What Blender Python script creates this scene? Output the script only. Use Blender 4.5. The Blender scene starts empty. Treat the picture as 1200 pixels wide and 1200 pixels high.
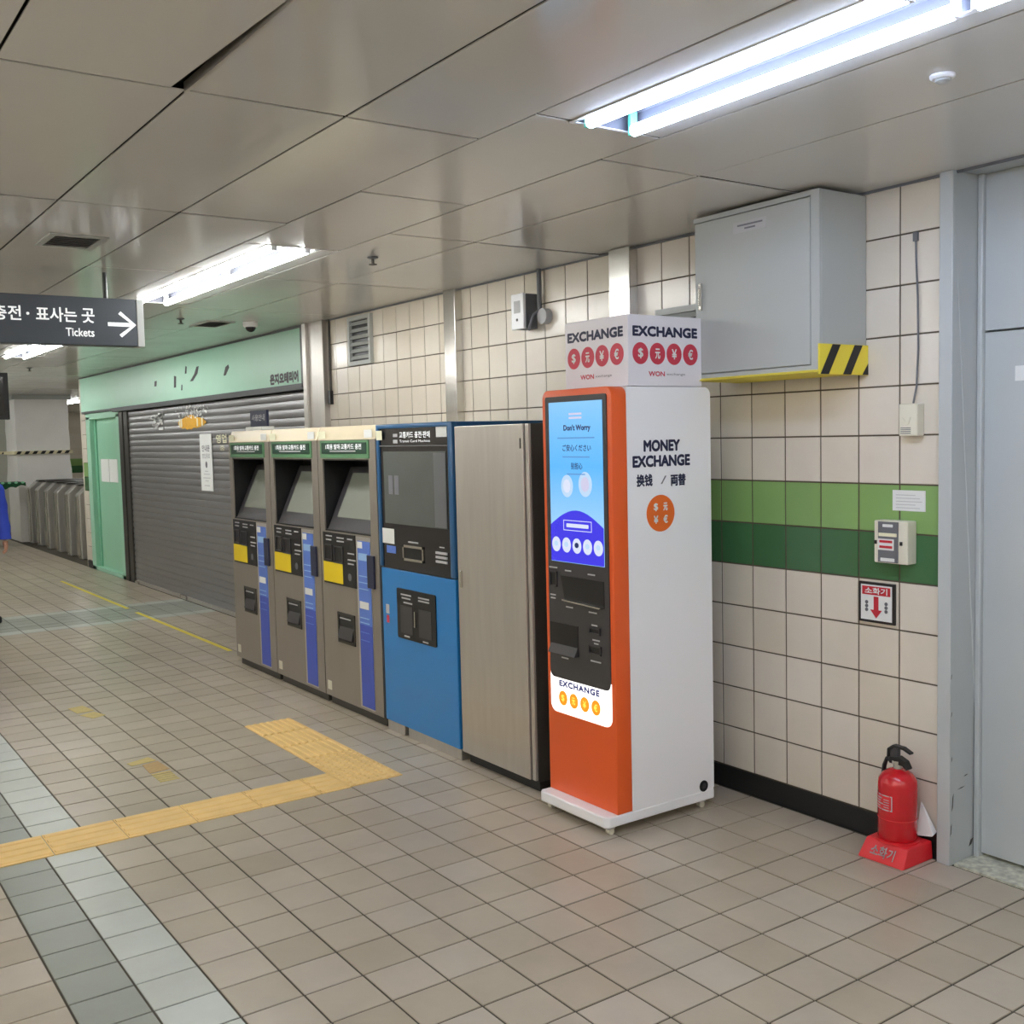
import bpy, bmesh, math, random
from mathutils import Vector, Matrix
random.seed(7)
SC = bpy.context.scene
COL = SC.collection

# ------------------------------------------------------------------ camera, world, exposure
YAW, PITCH, ROLL = 0.96028, -0.07074, -0.02358
CAM = Vector((0.0, -3.77897, 1.73886))
FPX = 1249.4
fw = Vector((-math.sin(YAW) * math.cos(PITCH), math.cos(YAW) * math.cos(PITCH), math.sin(PITCH)))
rt = Vector((math.cos(YAW), math.sin(YAW), 0))
up = rt.cross(fw)
R2 = rt * math.cos(ROLL) + up * math.sin(ROLL)
U2 = -rt * math.sin(ROLL) + up * math.cos(ROLL)
cd = bpy.data.cameras.new('camera')
cam = bpy.data.objects.new('camera', cd)
COL.objects.link(cam)
cd.sensor_fit = 'HORIZONTAL'
cd.sensor_width = 36.0
cd.lens = FPX / 1200.0 * 36.0
cd.clip_end = 200
mw = Matrix(((R2.x, U2.x, -fw.x, CAM.x), (R2.y, U2.y, -fw.y, CAM.y), (R2.z, U2.z, -fw.z, CAM.z), (0, 0, 0, 1)))
cam.matrix_world = mw
SC.camera = cam
def project(p):
    d = Vector(p) - CAM
    z = d.dot(fw)
    if z < .05: return None
    return 600 + FPX * d.dot(R2) / z, 600 - FPX * d.dot(U2) / z

W = bpy.data.worlds.new('world'); SC.world = W
W.use_nodes = True
W.node_tree.nodes['Background'].inputs[0].default_value = (0.75, 0.8, 0.85, 1)
W.node_tree.nodes['Background'].inputs[1].default_value = 0.15
SC.view_settings.view_transform = 'Standard'
SC.view_settings.look = 'None'
SC.view_settings.gamma = 1.0
SC.view_settings.use_curve_mapping = False
SC.view_settings.exposure = 1.0
LAMP_NEAR = 23.0      # tube radiance of the ceiling lamps
LAMP_ROW = 21.0
LAMP_ADDED = 16.0  # tubes of the two unseen rows added to brighten the concourse
ZC = 2.706            # ceiling height

# ------------------------------------------------------------------ materials
def lin(c):
    c = c / 255.0
    return c / 12.92 if c <= 0.04045 else ((c + 0.055) / 1.055) ** 2.4
def rgb(r, g, b): return (lin(r), lin(g), lin(b), 1.0)
def mat(name, col, rough=.5, metal=0.0, var=.06, scale=9.0, bump=0.0, bscale=120.0, stretch=(1, 1, 1), coat=0.0, emit=0.0, ecol=None, rvar=0.0, spec=.5, trans=0.0):
    m = bpy.data.materials.new(name); m.use_nodes = True
    nt = m.node_tree; N = nt.nodes; L = nt.links
    b = N['Principled BSDF']
    c = rgb(*col)
    b.inputs['Roughness'].default_value = rough
    b.inputs['Metallic'].default_value = metal
    b.inputs['Coat Weight'].default_value = coat
    b.inputs['Coat Roughness'].default_value = .1
    b.inputs['Specular IOR Level'].default_value = spec
    b.inputs['Transmission Weight'].default_value = trans
    tc = N.new('ShaderNodeNewGeometry')
    mp = N.new('ShaderNodeMapping'); mp.inputs['Scale'].default_value = stretch
    L.new(tc.outputs['Position'], mp.inputs['Vector'])
    nz = N.new('ShaderNodeTexNoise'); nz.inputs['Scale'].default_value = scale; nz.inputs['Detail'].default_value = 5
    L.new(mp.outputs[0], nz.inputs['Vector'])
    mx = N.new('ShaderNodeMix'); mx.data_type = 'RGBA'
    mx.inputs['A'].default_value = (c[0] * (1 - var), c[1] * (1 - var), c[2] * (1 - var), 1)
    mx.inputs['B'].default_value = (min(1, c[0] * (1 + var)), min(1, c[1] * (1 + var)), min(1, c[2] * (1 + var)), 1)
    L.new(nz.outputs[0], mx.inputs['Factor'])
    L.new(mx.outputs['Result'], b.inputs['Base Color'])
    if rvar:
        mr = N.new('ShaderNodeMapRange'); mr.inputs['To Min'].default_value = max(0.02, rough - rvar); mr.inputs['To Max'].default_value = rough + rvar
        L.new(nz.outputs[0], mr.inputs['Value']); L.new(mr.outputs[0], b.inputs['Roughness'])
    if bump:
        n2 = N.new('ShaderNodeTexNoise'); n2.inputs['Scale'].default_value = bscale; n2.inputs['Detail'].default_value = 3
        L.new(mp.outputs[0], n2.inputs['Vector'])
        bp = N.new('ShaderNodeBump'); bp.inputs['Strength'].default_value = bump; bp.inputs['Distance'].default_value = .01
        L.new(n2.outputs[0], bp.inputs['Height']); L.new(bp.outputs[0], b.inputs['Normal'])
    if emit:
        e = ecol or col
        b.inputs['Emission Color'].default_value = rgb(*e)
        b.inputs['Emission Strength'].default_value = emit
    return m
def tile_mat(name, col, rough, size, off, axes, var=.1, warm=.03, stain=.12, coat=0.0, rvar=.1, bump=.06, bs=14.0, patch=None):
    """glazed tile: one tone per tile from a hash of its grid cell, plus soft wear"""
    m = mat(name, col, rough, var=0.0, coat=coat)
    nt = m.node_tree; N = nt.nodes; L = nt.links; b = N['Principled BSDF']
    g = N.new('ShaderNodeNewGeometry')
    sub = N.new('ShaderNodeVectorMath'); sub.operation = 'SUBTRACT'; sub.inputs[1].default_value = off
    L.new(g.outputs['Position'], sub.inputs[0])
    dv = N.new('ShaderNodeVectorMath'); dv.operation = 'DIVIDE'; dv.inputs[1].default_value = size
    L.new(sub.outputs[0], dv.inputs[0])
    flo = N.new('ShaderNodeVectorMath'); flo.operation = 'FLOOR'; L.new(dv.outputs[0], flo.inputs[0])
    ms = N.new('ShaderNodeVectorMath'); ms.operation = 'MULTIPLY'; ms.inputs[1].default_value = axes; L.new(flo.outputs[0], ms.inputs[0])
    wn = N.new('ShaderNodeTexWhiteNoise'); wn.noise_dimensions = '3D'; L.new(ms.outputs[0], wn.inputs['Vector'])
    c = rgb(*col)
    cr = N.new('ShaderNodeValToRGB')
    e = cr.color_ramp.elements
    e[0].color = (c[0] * (1 - var), c[1] * (1 - var - warm * .3), c[2] * (1 - var - warm), 1)
    e[1].color = (c[0] * (1 + var), c[1] * (1 + var), c[2] * (1 + var + warm * .5), 1)
    k = cr.color_ramp.elements.new(.5); k.color = (c[0], c[1] * .99, c[2] * (1 - warm * .5), 1)
    L.new(wn.outputs['Value'], cr.inputs[0])
    n1 = N.new('ShaderNodeTexNoise'); n1.inputs['Scale'].default_value = 2.3; n1.inputs['Detail'].default_value = 6; n1.inputs['Roughness'].default_value = .65
    L.new(g.outputs['Position'], n1.inputs['Vector'])
    mr = N.new('ShaderNodeMapRange'); mr.inputs['From Min'].default_value = .3; mr.inputs['From Max'].default_value = .7
    mr.inputs['To Min'].default_value = 1 - stain; mr.inputs['To Max'].default_value = 1 + stain * .4
    L.new(n1.outputs[0], mr.inputs['Value'])
    ml = N.new('ShaderNodeVectorMath'); ml.operation = 'SCALE'; L.new(cr.outputs[0], ml.inputs[0]); L.new(mr.outputs[0], ml.inputs['Scale'])
    L.new(ml.outputs[0], b.inputs['Base Color'])
    m2 = N.new('ShaderNodeMapRange'); m2.inputs['To Min'].default_value = max(.03, rough - rvar); m2.inputs['To Max'].default_value = rough + rvar
    L.new(n1.outputs[0], m2.inputs['Value']); L.new(m2.outputs[0], b.inputs['Roughness'])
    n3 = N.new('ShaderNodeTexNoise'); n3.inputs['Scale'].default_value = bs; n3.inputs['Detail'].default_value = 3
    L.new(g.outputs['Position'], n3.inputs['Vector'])
    bp = N.new('ShaderNodeBump'); bp.inputs['Strength'].default_value = bump; bp.inputs['Distance'].default_value = .01
    L.new(n3.outputs[0], bp.inputs['Height']); L.new(bp.outputs[0], b.inputs['Normal'])
    return m

FA, FB, FX, FY = 0.19777, 0.206, -2.85491, -0.42486          # floor tile grid
TW, TH, TX, TZ = 0.19783, 0.2, -3.63524, 0.10683             # wall tile grid
fl_size = (FA, FB, 10.0); fl_off = (FX, FY, -5.0); fl_ax = (1, 1, 0)
wl_size = (TW, 10.0, TH); wl_off = (TX, -5.0, TZ); wl_ax = (1, 0, 1)
M = {}
M['floor_tan'] = tile_mat('floor_tile_tan', (184, 173, 155), .34, fl_size, fl_off, fl_ax, .08, .06, .14, rvar=.045)
M['floor_light'] = tile_mat('floor_tile_pale_green', (192, 197, 188), .34, fl_size, fl_off, fl_ax, .05, .02, .12, rvar=.045)
M['floor_dark'] = tile_mat('floor_tile_grey_green', (152, 157, 146), .34, fl_size, fl_off, fl_ax, .05, .02, .12, rvar=.045)
M['floor_grout'] = mat('floor_grout', (82, 77, 66), .9, var=.25, scale=14)
M['wall_cream'] = tile_mat('wall_tile_cream', (220, 212, 198), .22, wl_size, wl_off, wl_ax, .035, .04, .06, rvar=.05, bump=.03, bs=10)
M['wall_lime'] = tile_mat('wall_tile_lime', (134, 172, 104), .2, wl_size, wl_off, wl_ax, .05, .04, .06, rvar=.05, bump=.03, bs=10)
M['wall_green'] = tile_mat('wall_tile_green', (66, 112, 72), .2, wl_size, wl_off, wl_ax, .06, .02, .06, rvar=.05, bump=.03, bs=10)
M['wall_grout'] = mat('wall_grout', (88, 78, 64), .9, var=.2, scale=14)
M['ceil'] = mat('ceiling_enamel', (216, 215, 212), .15, var=.05, scale=1.6, bump=.06, bscale=1.6, rvar=.05, spec=.55)
M['ceil_back'] = mat('ceiling_void', (40, 38, 34), .9)
M['plaster'] = mat('painted_plaster', (176, 178, 168), .7, var=.08, scale=3)
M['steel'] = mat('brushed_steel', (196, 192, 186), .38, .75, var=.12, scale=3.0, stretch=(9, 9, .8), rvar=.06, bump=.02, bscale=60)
M['steel_warm'] = mat('machine_steel', (158, 151, 141), .4, .6, var=.08, scale=2.0, stretch=(8, 8, .7), rvar=.06, bump=.02, bscale=60)
M['steel_bright'] = mat('bright_steel', (205, 203, 198), .2, .95, var=.05, stretch=(10, 10, 1))
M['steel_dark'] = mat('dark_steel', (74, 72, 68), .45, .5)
M['black'] = mat('black_plastic', (24, 24, 26), .35)
M['black_matte'] = mat('black_rubber', (18, 18, 18), .7)
M['charcoal'] = mat('charcoal_plastic', (62, 60, 62), .38, var=.04)
M['dark_glass'] = mat('dark_gloss_panel', (30, 30, 36), .12, spec=.6)
M['screen_off'] = mat('idle_screen_glass', (136, 139, 130), .1, var=.04, spec=.6, emit=.06, ecol=(120, 128, 112))
M['screen_blue'] = mat('vending_screen_glass', (92, 98, 96), .1, var=.12, scale=5, spec=.6)
M['green_hdr'] = mat('header_green', (92, 140, 100), .35)
M['green_dk'] = mat('header_dark_green', (30, 66, 50), .35)
M['navy_lbl'] = mat('header_navy', (38, 44, 70), .35)
M['cream_sheen'] = mat('cream_lamp_sheen', (222, 208, 178), .3, var=.05)  # reflection of the ceiling lamps on the steel top, put into the colour
M['white'] = mat('white_enamel', (246, 247, 250), .32, var=.015, scale=3)
M['white_paper'] = mat('white_paper', (226, 228, 226), .8, var=.02)
M['cream_paper'] = mat('cream_sticker', (232, 230, 200), .7, var=.03)
M['yellow'] = mat('yellow_sticker', (236, 206, 24), .55, var=.04)
M['strip_blue'] = mat('blue_print', (92, 126, 210), .4, var=.05)
M['strip_deep'] = mat('deep_blue_print', (66, 88, 186), .4, var=.05)
M['strip_pale'] = mat('pale_blue_print', (150, 190, 235), .4)
M['blue'] = mat('blue_enamel', (36, 128, 200), .3, var=.04, scale=2, coat=.2)
M['blue_edge'] = mat('blue_edge_enamel', (34, 92, 140), .28, var=.04, coat=.3)
M['orange'] = mat('orange_enamel', (238, 98, 38), .34, var=.02, scale=2, coat=.15)
M['orange_flat'] = mat('orange_print', (238, 112, 38), .5)
M['red_flat'] = mat('crimson_print', (205, 62, 82), .5)
M['red'] = mat('red_paint', (205, 24, 36), .22, var=.04, coat=.4)
M['red_plastic'] = mat('red_plastic', (224, 42, 50), .4, var=.05)
M['red_sign'] = mat('red_sign_print', (196, 36, 52), .5)
M['navy'] = mat('navy_print', (28, 32, 66), .5)
M['indigo'] = mat('indigo_print', (58, 66, 150), .5)
M['grey_print'] = mat('grey_print', (120, 120, 128), .6)
M['pale_print'] = mat('pale_print', (190, 190, 192), .6)
M['box_white'] = mat('sign_box_acrylic', (234, 231, 236), .4, var=.02)
M['grey_cab'] = mat('grey_painted_steel', (178, 182, 180), .42, var=.03, scale=2)
M['grey_door'] = mat('grey_door_paint', (184, 189, 190), .4, var=.05, scale=3, bump=.02, bscale=30)
M['hz_yellow'] = mat('hazard_yellow', (240, 220, 70), .5, var=.05)
M['tape_pale'] = mat('hazard_tape_cream', (228, 220, 184), .5)
M['hz_black'] = mat('hazard_black', (28, 28, 30), .5)
M['cream_plastic'] = mat('cream_plastic', (222, 218, 200), .45, var=.03)
M['grey_plastic'] = mat('grey_plastic', (104, 106, 110), .5, var=.04)
M['tactile'] = mat('tactile_yellow', (240, 203, 132), .55, var=.14, scale=7, bump=.03)
M['tape'] = mat('yellow_floor_tape', (240, 222, 72), .55, var=.1)
M['worn_yellow'] = mat('worn_yellow_sticker', (206, 188, 120), .6, var=.2, scale=40)
M['worn_tan'] = mat('worn_tan_sticker', (190, 160, 110), .6, var=.2, scale=40)
M['mint'] = mat('mint_paint', (160, 210, 184), .38, var=.05, scale=2)
M['mint_door'] = mat('mint_door_paint', (150, 204, 174), .35, var=.06, scale=2)
M['mint_dark'] = mat('mint_frame_paint', (120, 184, 152), .35, var=.05)
M['frame_dark'] = mat('dark_bronze', (44, 48, 46), .4, .3)
M['shutter'] = mat('shutter_slat_steel', (146, 145, 146), .36, .6, var=.16, scale=4, rvar=.08)
M['gold'] = mat('gold_decal', (226, 168, 36), .5, var=.2, scale=25)
M['sign_dark'] = mat('sign_charcoal', (70, 76, 84), .45, var=.03)
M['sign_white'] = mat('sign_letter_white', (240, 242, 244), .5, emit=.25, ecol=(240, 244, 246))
M['terrazzo'] = mat('terrazzo', (198, 192, 174), .4, var=.9, scale=38)
M['sheet'] = mat('plastic_sheeting', (236, 235, 232), .3, var=.06, scale=3, bump=.35, bscale=5)
M['turn_steel'] = mat('turnstile_steel', (186, 184, 178), .35, .6, var=.1, stretch=(6, 6, .8))
M['copper'] = mat('green_socket', (90, 190, 160), .4)
M['stall_green'] = mat('stall_cloth_green', (20, 82, 48), .8)
M['stall_mint'] = mat('stall_trim_mint', (150, 220, 180), .8)
M['skin'] = mat('skin', (196, 146, 122), .5, var=.05)
M['hair'] = mat('dark_hair', (36, 30, 28), .6, var=.2, scale=60)
M['coat_blue'] = mat('blue_jacket_cloth', (46, 72, 190), .6, var=.15, scale=12, bump=.3, bscale=14)
M['trousers'] = mat('dark_trousers', (40, 42, 50), .8, var=.1)
M['shoe'] = mat('dark_shoe', (30, 30, 34), .5)
M['baseboard'] = mat('black_skirting', (26, 26, 27), .45, var=.1)
def screen_mat():
    m = bpy.data.materials.new('display_sky'); m.use_nodes = True
    nt = m.node_tree; N = nt.nodes; L = nt.links; b = N['Principled BSDF']
    g = N.new('ShaderNodeNewGeometry'); s = N.new('ShaderNodeSeparateXYZ'); L.new(g.outputs['Position'], s.inputs[0])
    mr = N.new('ShaderNodeMapRange'); mr.inputs['From Min'].default_value = 1.35; mr.inputs['From Max'].default_value = 1.9
    L.new(s.outputs['Z'], mr.inputs['Value'])
    cr = N.new('ShaderNodeValToRGB'); e = cr.color_ramp.elements
    e[0].color = rgb(150, 205, 250); e[1].color = rgb(128, 196, 246)
    k = e.new(.45); k.color = rgb(88, 182, 250)
    L.new(mr.outputs[0], cr.inputs[0])
    L.new(cr.outputs[0], b.inputs['Emission Color']); b.inputs['Emission Strength'].default_value = .52
    b.inputs['Base Color'].default_value = (.02, .02, .03, 1); b.inputs['Roughness'].default_value = .15
    return m
M['disp'] = screen_mat()
M['disp_indigo'] = mat('display_indigo', (30, 26, 60), .15, emit=.52, ecol=(58, 52, 226))
M['disp_white'] = mat('display_white', (60, 60, 60), .2, emit=.5, ecol=(218, 226, 248))
M['disp_text'] = mat('display_text', (20, 24, 50), .2, emit=.3, ecol=(36, 60, 120))
M['disp_cloud'] = mat('display_cloud', (60, 60, 60), .2, emit=.48, ecol=(190, 220, 250))
M['disp_faint'] = mat('display_faint_print', (30, 40, 60), .2, emit=.45, ecol=(98, 158, 220))
M['disp_pink'] = mat('display_pink', (60, 60, 60), .2, emit=.48, ecol=(208, 206, 236))
M['lit_white'] = mat('backlit_acrylic', (230, 230, 230), .4, emit=.75, ecol=(252, 250, 246))
M['lit_orange'] = mat('backlit_orange', (230, 150, 30), .4, emit=.35, ecol=(246, 150, 24))
M['lit_yellow'] = mat('backlit_yellow', (240, 210, 80), .4, emit=.45, ecol=(252, 214, 90))
M['tube_near'] = mat('fluorescent_cool', (240, 240, 255), .4, emit=LAMP_NEAR, ecol=(206, 223, 255))
M['tube_row'] = mat('fluorescent_white', (240, 240, 240), .4, emit=LAMP_ROW, ecol=(250, 252, 250))
M['tube_added'] = mat('fluorescent_added_rows', (240, 240, 240), .4, emit=LAMP_ADDED, ecol=(252, 251, 246))
M['lamp_tray'] = mat('lamp_reflector', (72, 73, 82), .5, var=.02)
M['lamp_white'] = mat('lamp_enamel', (236, 238, 240), .3, var=.02)

# ------------------------------------------------------------------ mesh helpers
ORG = {}
class MB:
    def __init__(s): s.v = []; s.f = []; s.m = []
    def add(s, vs, fs, mi=0):
        n = len(s.v); s.v += [tuple(v) for v in vs]; s.f += [tuple(i + n for i in f) for f in fs]; s.m += [mi] * len(fs); return s
    def box(s, x0, x1, y0, y1, z0, z1, mi=0):
        return s.add([(x0, y0, z0), (x1, y0, z0), (x1, y1, z0), (x0, y1, z0), (x0, y0, z1), (x1, y0, z1), (x1, y1, z1), (x0, y1, z1)],
                     [(3, 2, 1, 0), (4, 5, 6, 7), (0, 1, 5, 4), (1, 2, 6, 5), (2, 3, 7, 6), (3, 0, 4, 7)], mi)
    def prism(s, pts, axis, a0, a1, mi=0):
        def P(p, a):
            return {'x': (a, p[0], p[1]), 'y': (p[0], a, p[1]), 'z': (p[0], p[1], a)}[axis]
        n = len(pts)
        vs = [P(p, a0) for p in pts] + [P(p, a1) for p in pts]
        fs = [tuple(range(n))[::-1], tuple(range(n, 2 * n))] + [(i, (i + 1) % n, n + (i + 1) % n, n + i) for i in range(n)]
        return s.add(vs, fs, mi)
    def cyl(s, p0, p1, r, n=12, r1=None, mi=0):
        p0 = Vector(p0); p1 = Vector(p1); r1 = r if r1 is None else r1
        d = (p1 - p0).normalized(); a = d.orthogonal().normalized(); b = d.cross(a)
        vs = []
        for p, q in ((p0, r), (p1, r1)):
            for i in range(n):
                t = 2 * math.pi * i / n; vs.append(p + (a * math.cos(t) + b * math.sin(t)) * q)
        fs = [tuple(range(n))[::-1], tuple(range(n, 2 * n))] + [(i, (i + 1) % n, n + (i + 1) % n, n + i) for i in range(n)]
        return s.add(vs, fs, mi)
    def lathe(s, cx, cy, prof, n=24, mi=0):
        vs = []; fs = []
        for r, z in prof:
            for i in range(n):
                t = 2 * math.pi * i / n; vs.append((cx + r * math.cos(t), cy + r * math.sin(t), z))
        for k in range(len(prof) - 1):
            for i in range(n):
                j = (i + 1) % n; fs.append((k * n + i, k * n + j, (k + 1) * n + j, (k + 1) * n + i))
        fs.append(tuple(range(n))[::-1]); fs.append(tuple(range((len(prof) - 1) * n, len(prof) * n)))
        return s.add(vs, fs, mi)
    def tube(s, path, r, n=8, mi=0):
        path = [Vector(p) for p in path]; vs = []; fs = []
        prev = None
        for k, p in enumerate(path):
            d = (path[min(k + 1, len(path) - 1)] - path[max(k - 1, 0)]).normalized()
            a = d.orthogonal().normalized() if prev is None else (prev - d * prev.dot(d)).normalized()
            prev = a; b = d.cross(a)
            for i in range(n):
                t = 2 * math.pi * i / n; vs.append(p + (a * math.cos(t) + b * math.sin(t)) * r)
        for k in range(len(path) - 1):
            for i in range(n):
                j = (i + 1) % n; fs.append((k * n + i, k * n + j, (k + 1) * n + j, (k + 1) * n + i))
        fs.append(tuple(range(n))[::-1]); fs.append(tuple(range((len(path) - 1) * n, len(path) * n)))
        return s.add(vs, fs, mi)
    def ball(s, c, rx, ry, rz, nu=14, nv=8, mi=0):
        prof = []
        n = len(s.v); vs = []; fs = []
        for k in range(nv + 1):
            ph = math.pi * k / nv
            for i in range(nu):
                t = 2 * math.pi * i / nu
                vs.append((c[0] + rx * math.sin(ph) * math.cos(t), c[1] + ry * math.sin(ph) * math.sin(t), c[2] + rz * math.cos(ph)))
        for k in range(nv):
            for i in range(nu):
                j = (i + 1) % nu; fs.append((k * nu + i, k * nu + j, (k + 1) * nu + j, (k + 1) * nu + i))
        return s.add(vs, fs, mi)
    def mesh(s, name, org=(0, 0, 0), bevel=0.0, smooth=False, seg=2, merge=True):
        o = Vector(org)
        me = bpy.data.meshes.new(name)
        me.from_pydata([tuple(Vector(v) - o) for v in s.v], [], s.f)
        me.polygons.foreach_set('material_index', s.m)
        bm = bmesh.new(); bm.from_mesh(me)
        if merge: bmesh.ops.remove_doubles(bm, verts=bm.verts, dist=1e-6)
        bmesh.ops.recalc_face_normals(bm, faces=bm.faces)
        if bevel:
            ed = [e for e in bm.edges if len(e.link_faces) == 2 and e.calc_face_angle(0) > .6]
            bmesh.ops.bevel(bm, geom=ed, offset=bevel, segments=seg, profile=.5, affect='EDGES', clamp_overlap=True)
        bm.to_mesh(me); bm.free()
        if smooth:
            me.polygons.foreach_set('use_smooth', [True] * len(me.polygons))
            me.set_sharp_from_angle(angle=.7)
        return me
    def build(s, name, m, parent=None, loc=None, bevel=0.0, smooth=False, seg=2, label=None, kind=None):
        if parent is not None: org = ORG[parent]
        else: org = Vector(loc) if loc is not None else Vector((0, 0, 0))
        me = s.mesh(name, org, bevel, smooth, seg)
        for k in (m if isinstance(m, (list, tuple)) else [m]): me.materials.append(M[k])
        o = bpy.data.objects.new(name, me); COL.objects.link(o)
        ORG[o] = org
        if parent is not None: o.parent = parent
        else: o.location = org
        if label: o['label'] = label
        if kind: o['kind'] = kind
        return o
def thing(name, label, cat, loc, group=None):
    o = bpy.data.objects.new(name, None); COL.objects.link(o); o.location = loc; o.empty_display_size = .1
    ORG[o] = Vector(loc)
    return tag(o, label, cat, group)
def tag(o, label, cat, group=None):
    o['label'] = label; o['category'] = cat
    if group: o['group'] = group
    return o
def struct(o): o['kind'] = 'structure'; return o
def copy_tree(o, parent=None, label=None):
    c = o.copy(); COL.objects.link(c); c.parent = parent
    ORG[c] = ORG[o].copy()
    if label: c['label'] = label
    for ch in list(KIDS(o)): copy_tree(ch, c)
    return c
def KIDS(o): return [x for x in o.children]
def box(*a): return MB().box(*a)
def rr(x0, x1, z0, z1, r, n=5):
    """rounded rectangle outline; r = one radius or (bl, br, tr, tl)"""
    if not isinstance(r, (list, tuple)): r = (r,) * 4
    out = []
    for (cx, cz, q, a0) in ((x0 + r[0], z0 + r[0], r[0], 180), (x1 - r[1], z0 + r[1], r[1], 270), (x1 - r[2], z1 - r[2], r[2], 0), (x0 + r[3], z1 - r[3], r[3], 90)):
        if q < 1e-5: out.append((cx, cz)); continue
        for i in range(n + 1):
            t = math.radians(a0 + 90 * i / n); out.append((cx + q * math.cos(t), cz + q * math.sin(t)))
    return out
def disc(cx, cz, rx, rz=None, n=24):
    rz = rz or rx
    return [(cx + rx * math.cos(2 * math.pi * i / n), cz + rz * math.sin(2 * math.pi * i / n)) for i in range(n)]
def flat(pts, plane, d, m, parent, name, t=.0012, label=None):
    """thin printed / stuck-on shape on a vertical face: plane 'f' faces -y at y=d, 's' faces +x at x=d"""
    if plane == 'f': return MB().prism(pts, 'y', d - t, d).build(name, m, parent, label=label)
    return MB().prism(pts, 'x', d, d + t).build(name, m, parent, label=label)
def text(body, plane, ac, zc, w, h, d, m, parent, name='lettering', bold=.0, t=.001, spacing=1.0, rot=0.0):
    c = bpy.data.curves.new('txt', 'FONT'); c.body = body; c.size = 1.0; c.resolution_u = 3; c.space_character = spacing
    o = bpy.data.objects.new('txt', c)
    me = bpy.data.meshes.new_from_object(o)
    bpy.data.objects.remove(o); bpy.data.curves.remove(c)
    co = [v.co.copy() for v in me.vertices]
    x0 = min(v.x for v in co); x1 = max(v.x for v in co); y0 = min(v.y for v in co); y1 = max(v.y for v in co)
    org = ORG[parent]
    k = bold * h * 1.6                                   # stroke thickening in metres
    sx = (w - 2 * k) / max(x1 - x0, 1e-6); sy = (h - 2 * k) / max(y1 - y0, 1e-6)
    faces = [tuple(p.vertices) for p in me.polygons]; bpy.data.meshes.remove(me)
    shifts = [(0, 0)] + ([(k * math.cos(q), k * math.sin(q)) for q in [math.pi * (i + .5) / 4 for i in range(8)]] if k else [])
    vs = []; fs = []
    for n, (da, dz) in enumerate(shifts):
        b0 = len(vs); dd_ = t + n * 2e-6
        for q in co:
            a = ac + (q.x - (x0 + x1) / 2) * sx + da; z = zc + (q.y - (y0 + y1) / 2) * sy + dz
            vs.append((Vector((a, d - dd_, z)) if plane == 'f' else Vector((d + dd_, a, z))) - org)
        fs += [tuple(i + b0 for i in f) for f in faces]
    me = bpy.data.meshes.new(name); me.from_pydata(vs, [], fs); me.materials.append(M[m])
    ob = bpy.data.objects.new(name, me); COL.objects.link(ob); ob.parent = parent; ORG[ob] = org
    return ob
def inst(name, me, parent, loc, rot=None):
    o = bpy.data.objects.new(name, me); COL.objects.link(o); o.parent = parent
    o.location = Vector(loc) - ORG[parent]
    if rot: o.rotation_euler = rot
    return o

# ------------------------------------------------------------------ floor
X0F, X1F, Y0F = -24.0, 3.2, -7.0
floor = struct(MB().box(X0F, X1F, Y0F, .35, -.12, -.004).build('floor', 'floor_grout', loc=(0, 0, 0)))
def chamfer_tile(name, w, h, t, c, axis, material):
    """tile centred on origin; face at 0 looking +z ('z') or -y ('y')"""
    a, b = w / 2, h / 2
    pts = [(-a, -b), (a, -b), (a, b), (-a, b)]; ins = [(-a + c, -b + c), (a - c, -b + c), (a - c, b - c), (-a + c, b - c)]
    def P(p, d): return (p[0], p[1], -d) if axis == 'z' else (p[0], d, p[1])
    vs = [P(p, t) for p in pts] + [P(p, c) for p in pts] + [P(p, 0) for p in ins]
    fs = [(8, 9, 10, 11)]
    for i in range(4):
        j = (i + 1) % 4; fs += [(i, j, 4 + j, 4 + i), (4 + i, 4 + j, 8 + j, 8 + i)]
    mb = MB().add(vs, fs); me = mb.mesh(name); me.materials.append(M[material]); return me
GAPF = .008
ft = {k: chamfer_tile('tile', FA - GAPF, FB - GAPF, .012, .0012, 'z', k) for k in ('floor_tan', 'floor_light', 'floor_dark')}
def tile_kind(cx, cy):
    if -2.897 < cy < -2.691: return 'floor_light'
    if -3.103 < cy < -2.897: return 'floor_dark'
    if -11.97 < cx < -11.76 or -10.98 < cx < -10.77: return 'floor_light'
    if -11.76 < cx < -10.98: return 'floor_dark'
    return 'floor_tan'
cells = []
i0 = math.floor((X0F - FX) / FA); i1 = math.ceil((X1F - FX) / FA)
j0 = math.floor((Y0F - FY) / FB)
COVER = [(-8.1, -4.1, -.8, 0), (-3.94, -3.46, -.88, -.26), (-5.08, -4.78, -3.6, -1.16), (-6.23, -4.78, -1.46, -1.16)]
for i in range(i0, i1):
    for j in range(j0, 2):
        cx = FX + (i + .5) * FA; cy = FY + (j + .5) * FB
        if cy + FB / 2 > .0: continue
        area = 0
        if not any(a < cx < b and c < cy < d for a, b, c, d in COVER):
            q = [project((cx + sx * FA / 2, cy + sy * FB / 2, 0)) for sx, sy in ((-1, -1), (1, -1), (1, 1), (-1, 1))]
            if all(q) and any(0 <= p[0] <= 1200 and 0 <= p[1] <= 1200 for p in q):
                qq = [(min(max(p[0], 0), 1200), min(max(p[1], 0), 1200)) for p in q]
                area = abs(sum(qq[k][0] * qq[(k + 1) % 4][1] - qq[(k + 1) % 4][0] * qq[k][1] for k in range(4))) / 2
        cells.append((area, cx, cy))
cells.sort(reverse=True)
for n, (area, cx, cy) in enumerate(cells[:300]):
    inst('tile', ft[tile_kind(cx, cy)], floor, (cx, cy, random.uniform(-.0006, .0004)), (random.gauss(0, .0016), random.gauss(0, .0016), 0))
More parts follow.
